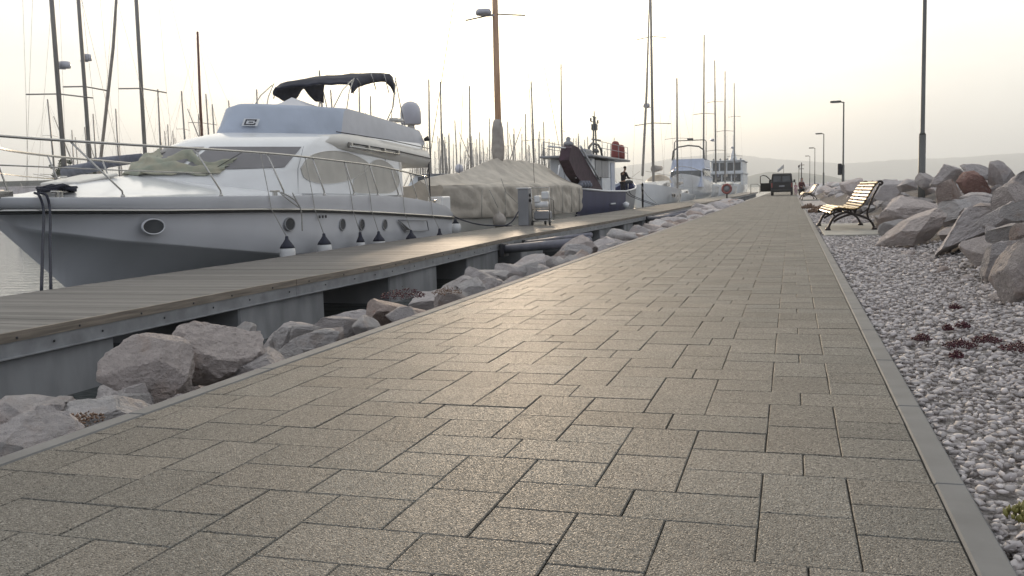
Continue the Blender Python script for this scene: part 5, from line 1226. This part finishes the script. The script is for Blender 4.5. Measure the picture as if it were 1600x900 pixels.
g = MB(); g.box(hx-.2, hx+.6, hy-1.12, hy-1.02, 1.7, 2.15); g.build('window', darkglass, cb)
g = MB(); g.box(hx-.6, hx+1.7, hy-1.15, hy+1.15, 2.25, 2.33, bev=.03); g.build('hardtop', greypaint, cb)
# inflatable dinghy on a neighbouring boat's deck
db = thing('motorboat', 'low white motorboat hidden behind the covered sailboat, dinghy on its deck', 'motorboat', (-17.5, 50, -.8))
hullboat(44, 54, 1.6, [(0, 1.0), (1, 1.5)], -18.0, 'hull', gel, db)
g = MB(); g.box(-19, -17, 45.5, 49.5, 1.0, 1.45, bev=.1); g.build('coachroof', whitepaint, db)
t = thing('inflatable_dinghy', 'grey inflatable dinghy stowed above the left end of the tarpaulin', 'dinghy', (-18.1, 48, 1.5))
g = MB(); g.tube([(-18.9, 48.3, 1.62), (-18.4, 47.4, 1.62), (-17.5, 47.2, 1.66), (-17.0, 48.0, 1.66), (-17.5, 48.8, 1.66), (-18.4, 48.8, 1.62), (-18.9, 48.3, 1.62)], .17, 10); g.build('tube', greypaint, t)
g = MB(); g.box(-18.6, -17.2, 47.5, 48.6, 1.5, 1.56); g.build('floor_panel', greypaint, t)
t = thing('radar_dome', 'small grey ball antenna on a pole above the dinghy', 'antenna', (-17.4, 48, 1.2))
g = MB(); g.lathe([(.02, 0), (.2, .05), (.24, .25), (.18, .45), (.02, .5)], (-17.5, 48, 2.05), 14); g.build('dome', radomem, t); g = MB(); g.tube([(-17.5, 48, 1.2), (-17.5, 48, 2.1)], .04, 6); g.build('pole', mastalu, t)

# lifebuoy stand on the far pontoon
lx, ly = -5.35-.0, 90
t = thing('lifebuoy_stand', 'post with a round orange and white lifebuoy on the far pontoon', 'lifebuoy', (-5.75, 88, DZ))
g = MB(); g.tube([(-5.75, 88, DZ), (-5.75, 88, .55)], .07, 8); g.build('post', dark_steel, t)
def ring(c, r0, r1, mat, par, a0=0, a1=2*math.pi, n=24):
    g = MB(); g.tube([(c[0]+r0*math.cos(lerp(a0, a1, i/n)), c[1], c[2]+r0*math.sin(lerp(a0, a1, i/n))) for i in range(n+1)], r1, 8, cap=True); return g
ring((-5.75, 87.85, .72), .40, .10, None, None).build('ring', redpl, t)
g = MB(); g.lathe([(.33, 0), (.33, .04), (.01, .05)], (-5.75, 87.9, .72), 20, Matrix.Rotation(R(90), 3, 'X')); g.build('backing_board', greypaint, t)
# gate frames at the far pontoon end
g = MB(); g.tube([(-4.9, 120, 0), (-4.9, 120, 1.15), (-4.1, 120, 1.15), (-3.8, 120, .9), (-3.8, 120, 0)], .04, 6); tag(g.build('guard_rail_frame', lamp_grey, base=(-4.4, 120, 0)), 'thin grey hoop railing left of the van door', 'railing')

# ------------------------------------------------------------------ van
vx, vy = -.85, 87.0
vn = thing('van', 'black van seen from behind on the path with its left door open', 'van', (vx, vy+2.4, 0))
secs = []     # (y, half width bottom, half width top, z0, z1)
for (y, wb, wt, z0, z1) in ((0, .90, .80, .42, 1.86), (.06, .95, .85, .34, 1.95), (.3, .96, .86, .30, 1.98), (3.0, .96, .86, .28, 1.97), (3.6, .96, .84, .28, 1.88), (4.2, .95, .82, .28, 1.28), (4.75, .90, .78, .32, 1.02), (4.9, .80, .70, .38, .85)):
    zz = [z0, z0+.12, z0+.45*(z1-z0), z1-.25*(z1-z0), z1-.06, z1]
    ww = [wb*.93, wb, wb, lerp(wb, wt, .6), wt, wt*.88]
    secs.append([(vx-w, vy+y, z) for w, z in zip(ww, zz)]+[(vx+w, vy+y, z) for w, z in zip(reversed(ww), reversed(zz))])
g = MB(); g.grid(secs, closeu=True); g.add(secs[0], [tuple(range(12))]); g.add(secs[-1], [tuple(range(12))]); g.build('body', vanm, vn)
for s in (-1, 1):
    g = MB(); g.poly([(vx+s*.06, vy-.012, 1.22), (vx+s*.74, vy-.012, 1.22), (vx+s*.70, vy+.0, 1.74), (vx+s*.06, vy+.0, 1.74)], (0, .03, 0)); g.build('rear_window', darkglass, vn)
    g = MB(); g.box(vx+s*.86-.06, vx+s*.86+.06, vy-.02, vy+.05, .72, 1.12, bev=.015); g.build('tail_light', redm, vn)
    for yy_ in (.85, 3.9):
        g = MB(); g.lathe([(.05, -.10), (.29, -.10), (.33, -.07), (.33, .07), (.29, .10), (.05, .10)], (vx+s*.86, vy+yy_, .33), 20, Matrix.Rotation(R(90), 3, 'Y')); wh = g.build('wheel', black, vn)
    g = MB(); g.box(vx+s*1.10-.09, vx+s*1.10+.09, vy+3.2, vy+3.28, 1.15, 1.42, bev=.03); g.box(vx+s*1.0-.06, vx+s*1.0+.06, vy+3.22, vy+3.26, 1.2, 1.26); g.build('mirror', black, vn)
g = MB(); g.box(vx-.93, vx+.93, vy-.09, vy+.05, .34, .55, bev=.03); g.build('bumper', black, vn)
g = MB(); g.box(vx-.24, vx+.24, vy-.035, vy-.01, .78, .90); g.build('number_plate_recess', greypaint, vn)
# open front left door hinged at the front
dx0, dy0, dx1, dy1 = vx-.97, vy+3.15, vx-1.95, vy+2.75
def dp(u, z): return (lerp(dx0, dx1, u), lerp(dy0, dy1, u), z)
g = MB(); g.poly([dp(0, .35), dp(1, .35), dp(1, 1.15), dp(0, 1.15)], (0, .06, 0)); dr = g.build('front_door', vanm, vn)
g = MB(); g.tube([dp(1, 1.12), dp(1, 1.78), dp(.75, 1.88), dp(.45, 1.80), dp(0, 1.35)], .045, 6); g.build('door_frame', vanm, dr)
# flag on a far pole behind the van
t = thing('flag_pole', 'small pale flag on a pole rising above the van roof', 'flag', (-1.2, 150, 0))
g = MB(); g.tube([(-1.2, 150, 0), (-1.2, 150, 4.15)], .03, 6); g.build('pole', lamp_grey, t)
g = MB(); g.grid([[(-1.2-.9*u, 150+.05*math.sin(u*9), 4.1-.75*u-.55*v*(1-.3*u)+.03*math.sin(u*7)) for u in [i/8 for i in range(9)]] for v in (0, .33, .66, 1)]); o = g.build('cloth', flagwhite, t); md = o.modifiers.new('t', 'SOLIDIFY'); md.thickness = .01
person((.72, 80, 0), R(200), 'person in a maroon jacket crouching on the path edge right of the van', marooncloth, darkcloth, lean=.3, crouch=True, sc=1.05)
person((.35, 86, 0), R(180), 'small person in pink patterned clothes beside the right side of the van', pinkcloth, pinkcloth, lean=.05, arms='down', sc=.62)

# ------------------------------------------------------------------ lamp posts
def lamp(y, label, first=False, box=False, x=2.6, H=5.15):
    t = thing('street_lamp', label, 'street lamp', (x, y, 0), 'lamp posts along the breakwater')
    g = MB(); g.tube([(x, y, -.1), (x, y, 1.85)], [.075, .070], 14); g.tube([(x, y, 1.85), (x, y, 1.90), (x, y, H)], [.07, .045, .036], 14); g.build('pole', lamp_grey, t)
    g = MB(); g.tube([(x+.03, y, H-.03), (x-.25, y, H+.02)], .03, 8); g.box(x-.68, x-.12, y-.13, y+.13, H-.02, H+.08, bev=.035); hd = g.build('lamp_head', lamp_grey, t)
    g = MB(); g.box(x-.62, x-.22, y-.10, y+.10, H-.035, H-.021); g.build('lens', gelwarm, hd)
    if box:
        g = MB(); g.box(x-.27, x-.07, y-.12, y+.12, 1.35, 1.95, bev=.03); g.build('junction_box', dark_steel, t)
    return t
lamp(21.0, 'nearest lamp post, thick lower half, top at the upper picture edge', H=5.35)
lamp(51.9, 'second lamp post with a small dark junction box above the rocks', box=True)
lamp(83.2, 'third lamp post of the row counting away from us')
lamp(114.5, 'fourth lamp post of the row counting away from us')
lamp(145.7, 'fifth and smallest lamp post of the row with a visible head')
t = thing('signal_beacon', 'dark harbour signal mast with cross arms on a tapered base behind the far bench', 'signal mast', (1.36, 140, 0))
g = MB(); g.lathe([(.42, 0), (.34, 1.2), (.20, 1.9)], (1.36, 140, 0), 10); g.build('base', greypaint, t)
g = MB(); g.tube([(1.36, 140, 1.8), (1.36, 140, 4.1)], .07, 6); g.tube([(1.0, 140, 3.75), (1.75, 140, 3.75)], .04, 5); g.tube([(1.0, 140, 3.2), (1.7, 140, 3.2)], .04, 5); g.build('mast', dark_steel, t)
g = MB(); g.tube([(1.02, 142, 0), (1.02, 142, 3.7)], .05, 6); g.lathe([(.05, 0), (.14, .1), (.14, .3), (.05, .4)], (1.02, 142, 3.4), 8); tag(g.build('light_post', lamp_grey, base=(1.02, 142, 0)), 'thin post with a small round light left of the signal mast', 'post')

# ------------------------------------------------------------------ benches
def bench(label):
    t = thing('park_bench', label, 'bench', (0, 0, 0), 'benches along the breakwater')
    # profile in x (front negative) / z ; length along y
    seat = [(-.40, .335), (-.37, .385), (-.32, .420), (-.26, .435)]
    seat2 = [(-.155, .425), (-.095, .413), (-.035, .405), (.025, .402)]
    back = [(.09, .42), (.145, .462), (.19, .515), (.228, .575), (.262, .638), (.296, .70), (.33, .762), (.366, .822), (.41, .876)]
    Lh = 1.22
    def slats(lst):
        g = MB()
        for i, (x, z) in enumerate(lst):
            a = lst[max(0, i-1)]; b = lst[min(len(lst)-1, i+1)]; ang = math.atan2(b[1]-a[1], b[0]-a[0])
            g.box(x-.019, x+.019, -Lh, Lh, z-.010, z+.012, bev=.005, rot=Matrix.Rotation(-ang, 3, 'Y'), piv=(x, 0, z), rnd=random.random())
        return g
    q = slats(seat); q2 = slats(seat2); o_ = len(q.v); q.v += q2.v; q.f += [tuple(i+o_ for i in f) for f in q2.f]; q.sm += q2.sm; q.rnd += q2.rnd
    q.build('seat', slat_wood, t); slats(back).build('backrest', slat_wood, t)
    for s in (-1.03, 1.03):
        g = MB(); T = lambda pts, r: g.tube([(a, s, b) for a, b in [tuple(x_) for x_ in smooth_tab(pts, 5)]], r, 8)
        T([(-.43, .345), (-.445, .31), (-.41, .295), (-.385, .345), (-.32, .395), (-.2, .405), (-.03, .382), (.08, .395), (.17, .46), (.25, .575), (.33, .72), (.39, .82), (.45, .885), (.50, .90), (.53, .87), (.50, .835), (.47, .85)], .021)     # seat and back rail with scrolls
        T([(-.43, .03), (-.40, .10), (-.345, .21), (-.24, .29), (-.10, .335), (.02, .30)], .024)   # front leg
        T([(.40, .03), (.36, .12), (.29, .20), (.16, .26), (.02, .30), (-.14, .26), (-.27, .20), (-.33, .16)], .022)   # rear leg
        T([(.36, .12), (.30, .20), (.27, .32), (.31, .46), (.36, .60), (.44, .76), (.49, .86)], .018)  # brace behind the back
        T([(.02, .30), (.14, .30), (.24, .36), (.285, .40)], .015); T([(-.03, .38), (-.02, .34), (.02, .30)], .018); T([(.07, .39), (.06, .34), (.02, .30)], .018); T([(-.30, .39), (-.33, .32), (-.31, .25)], .015)
        for xx_ in (-.43, .40): g.lathe([(.055, 0), (.05, .025), (.028, .06)], (xx_, s, .0), 10)
        g.build('leg_frame', cast_iron, t)
    g = MB(); g.tube([(.02, -1.03, .30), (.02, 1.03, .30)], .012, 6); g.build('stretcher', cast_iron, t)
    return t
b1 = bench('iron bench with sunlit yellow slats on the concrete slab beside the gravel'); b1.location = (1.04, 19.55, .012); b1.rotation_euler = (0, 0, R(3))
b2 = copy_tree(b1); b2.location = (.98, 59.4, 0); b2['label'] = 'small distant bench at the path edge near the van'
g = MB(); g.box(.55, 1.80, 16.85, 21.75, -.12, .010, bev=.008); tag(g.build('bench_slab', slabm, base=(1.1, 19.3, 0)), 'flat concrete slab under the near bench', 'concrete slab')
g = MB(); g.box(.55, 1.7, 57.5, 61.3, -.12, .0, bev=.008); tag(g.build('bench_slab', slabm, base=(1.1, 59.3, 0)), 'flat concrete slab under the distant bench', 'concrete slab')

# ------------------------------------------------------------------ small plants
def leafy(loc, n, r, mat, name, label, cat, hgt=.03, group=None, up=.5, leaf=.014):
    g = MB(); rg = random.Random(int(abs(loc[0]*1000+loc[1]*77)))
    for i in range(n):
        a = rg.uniform(0, 6.283); d = r*rg.random()**.6; c = Vector((loc[0]+d*math.cos(a), loc[1]+d*math.sin(a), loc[2]+hgt*rg.random()*(1.3-d/r)))
        v = Vector((rg.uniform(-1, 1), rg.uniform(-1, 1), rg.uniform(up*.2, up*2))).normalized(); L = leaf*rg.uniform(.7, 1.4); w = v.orthogonal().normalized()*L*.33; k = v.cross(w)
        tip = c+v*L; m = c+v*L*.5
        g.add([c, m+w, m+k*.8, m-w, m-k*.8, tip], [(0, 2, 1), (0, 3, 2), (0, 4, 3), (0, 1, 4), (5, 1, 2), (5, 2, 3), (5, 3, 4), (5, 4, 1)], smooth=True)
    o = g.build(name, mat, base=loc, fix=False); return tag(o, label, cat, group)
SP = [(.70, 5.51, .05, 'leftmost red succulent patch in the gravel beside the kerb'), (.86, 5.30, .085, 'wide red succulent patch in the middle of the gravel'), (1.02, 5.5, .075, 'dark red succulent patch right of the wide one'), (1.13, 5.25, .09, 'bright red succulent patch at the right picture edge'),
      (.79, 4.97, .035, 'small red succulent just nearer than the wide patch'), (.89, 5.90, .03, 'small dark succulent behind the wide patch'), (.99, 6.02, .04, 'dark succulent behind the patch at the right'), (1.08, 6.9, .035, 'tiny dark succulent far up the gravel'), (1.14, 4.75, .05, 'red succulent low at the right picture edge')]
for (x, y, r, lab) in SP: leafy((x, y, .0), int(70+2200*r), r, sedum, 'succulent_plant', lab, 'succulent', .035, 'red succulents in the gravel')
leafy((.56, 2.56, .005), 26, .03, sprout, 'weed_sprout', 'yellow green sprout between pebbles at the lower right corner', 'weed', .03, None, 1.5, .03)
leafy((-3.02, 3.30, -.09), 160, .08, drystem, 'rock_plant', 'dark dry plant between the left corner boulder and the long white one', 'plant', .05)
leafy((-3.12, 7.1, .03), 420, .20, sedum, 'rock_plant', 'reddish plant growing over the brown boulder by the kerb', 'plant', .08)
leafy((-3.0, 7.8, -.02), 200, .14, drystem, 'rock_plant', 'dry brown plant right of the reddish one by the kerb', 'plant', .06)
for (x, y, lab) in ((.75, 30.5, 'dry brown bush at the gravel edge left of the near bench seat'), (.95, 33, 'dry brown bush just behind the near bench seat'), (.62, 36, 'small dry bush touching the kerb before the far bench')):
    leafy((x, y, .0), 330, .26, drystem, 'dry_bush', lab, 'bush', .15, 'dry bushes by the path', .8, .06)

# ------------------------------------------------------------------ far left quay with trees
qy = thing('breakwater_quay', 'long grey stone quay wall far behind the yacht bow', 'quay wall', (-95, 118, -.8))
g = MB(); g.hexa([(-175, 108, -1), (-75, 122, -1), (-75, 130, -1), (-175, 118, -1), (-175, 109.5, 4.3), (-75, 123.5, 3.9), (-75, 130, 3.9), (-175, 118, 4.3)]); g.build('wall', st_grey, qy)
g = MB(); g.hexa([(-175, 109.6, 4.3), (-75, 123.6, 3.9), (-75, 124.4, 3.9), (-175, 110.4, 4.3), (-175, 109.6, 5.2), (-75, 123.6, 4.7), (-75, 124.4, 4.7), (-175, 110.4, 5.2)]); g.build('parapet', slabm, qy)
def tree(x, y, h, w, label):
    t = thing('tree', label, 'tree', (x, y, 3.9), 'trees on the far quay')
    g = MB(); rg = random.Random(int(x*10))
    g.tube([(x, y, 3.6), (x+.1, y, 3.9+h*.35), (x, y, 3.9+h*.7)], [.22, .15, .06], 7)
    for k in range(5): a = k*1.3; g.tube([(x, y, 3.9+h*.3), (x+math.cos(a)*w*.6, y+math.sin(a)*w*.6, 3.9+h*(.55+.07*k))], [.09, .03], 5)
    g.build('trunk', barkm, t)
    g = MB()
    cl = [(rg.gauss(0, w*.42), rg.gauss(0, w*.4), h*rg.uniform(.42, .92), rg.uniform(.35, .75)) for _ in range(17)]
    for (a, b, c, r) in cl:
        for _ in range(110):
            d = Vector((rg.gauss(0, 1), rg.gauss(0, 1), rg.gauss(0, .8))); d = d.normalized()*r*rg.random()**.4; p_ = Vector((x+a, y+b, 3.9+c))+d
            u = Vector((rg.gauss(0, 1), rg.gauss(0, 1), rg.gauss(0, 1))).normalized()*.11; v = u.orthogonal().normalized()*.09
            g.add([p_-u, p_+v, p_+u, p_-v], [(0, 1, 2, 3)])
    g.build('crown', foliage, t, fix=False)
tree(-112.5, 122.5, 4.4, 2.4, 'left and taller of the two trees beyond the yacht bow'); tree(-107.5, 123.5, 3.2, 2.0, 'right and lower of the two trees beyond the yacht bow')

# ------------------------------------------------------------------ air
HAZE = True
if HAZE:
    hz = bpy.data.materials.new('air'); hz.use_nodes = True; t = hz.node_tree; t.nodes.clear()
    o_ = N(t, 'ShaderNodeOutputMaterial'); pv = N(t, 'ShaderNodeVolumePrincipled'); pv.inputs['Color'].default_value = (.86, .93, 1.0, 1); pv.inputs['Density'].default_value = 3.2e-4; pv.inputs['Anisotropy'].default_value = .35
    t.links.new(pv.outputs[0], o_.inputs['Volume'])
    g = MB(); g.box(-5200, 5200, -350, 7200, -3, 260); o = g.build('haze', hz); tag(o, kind='stuff', label='thin pale evening haze over the whole harbour', cat='haze')
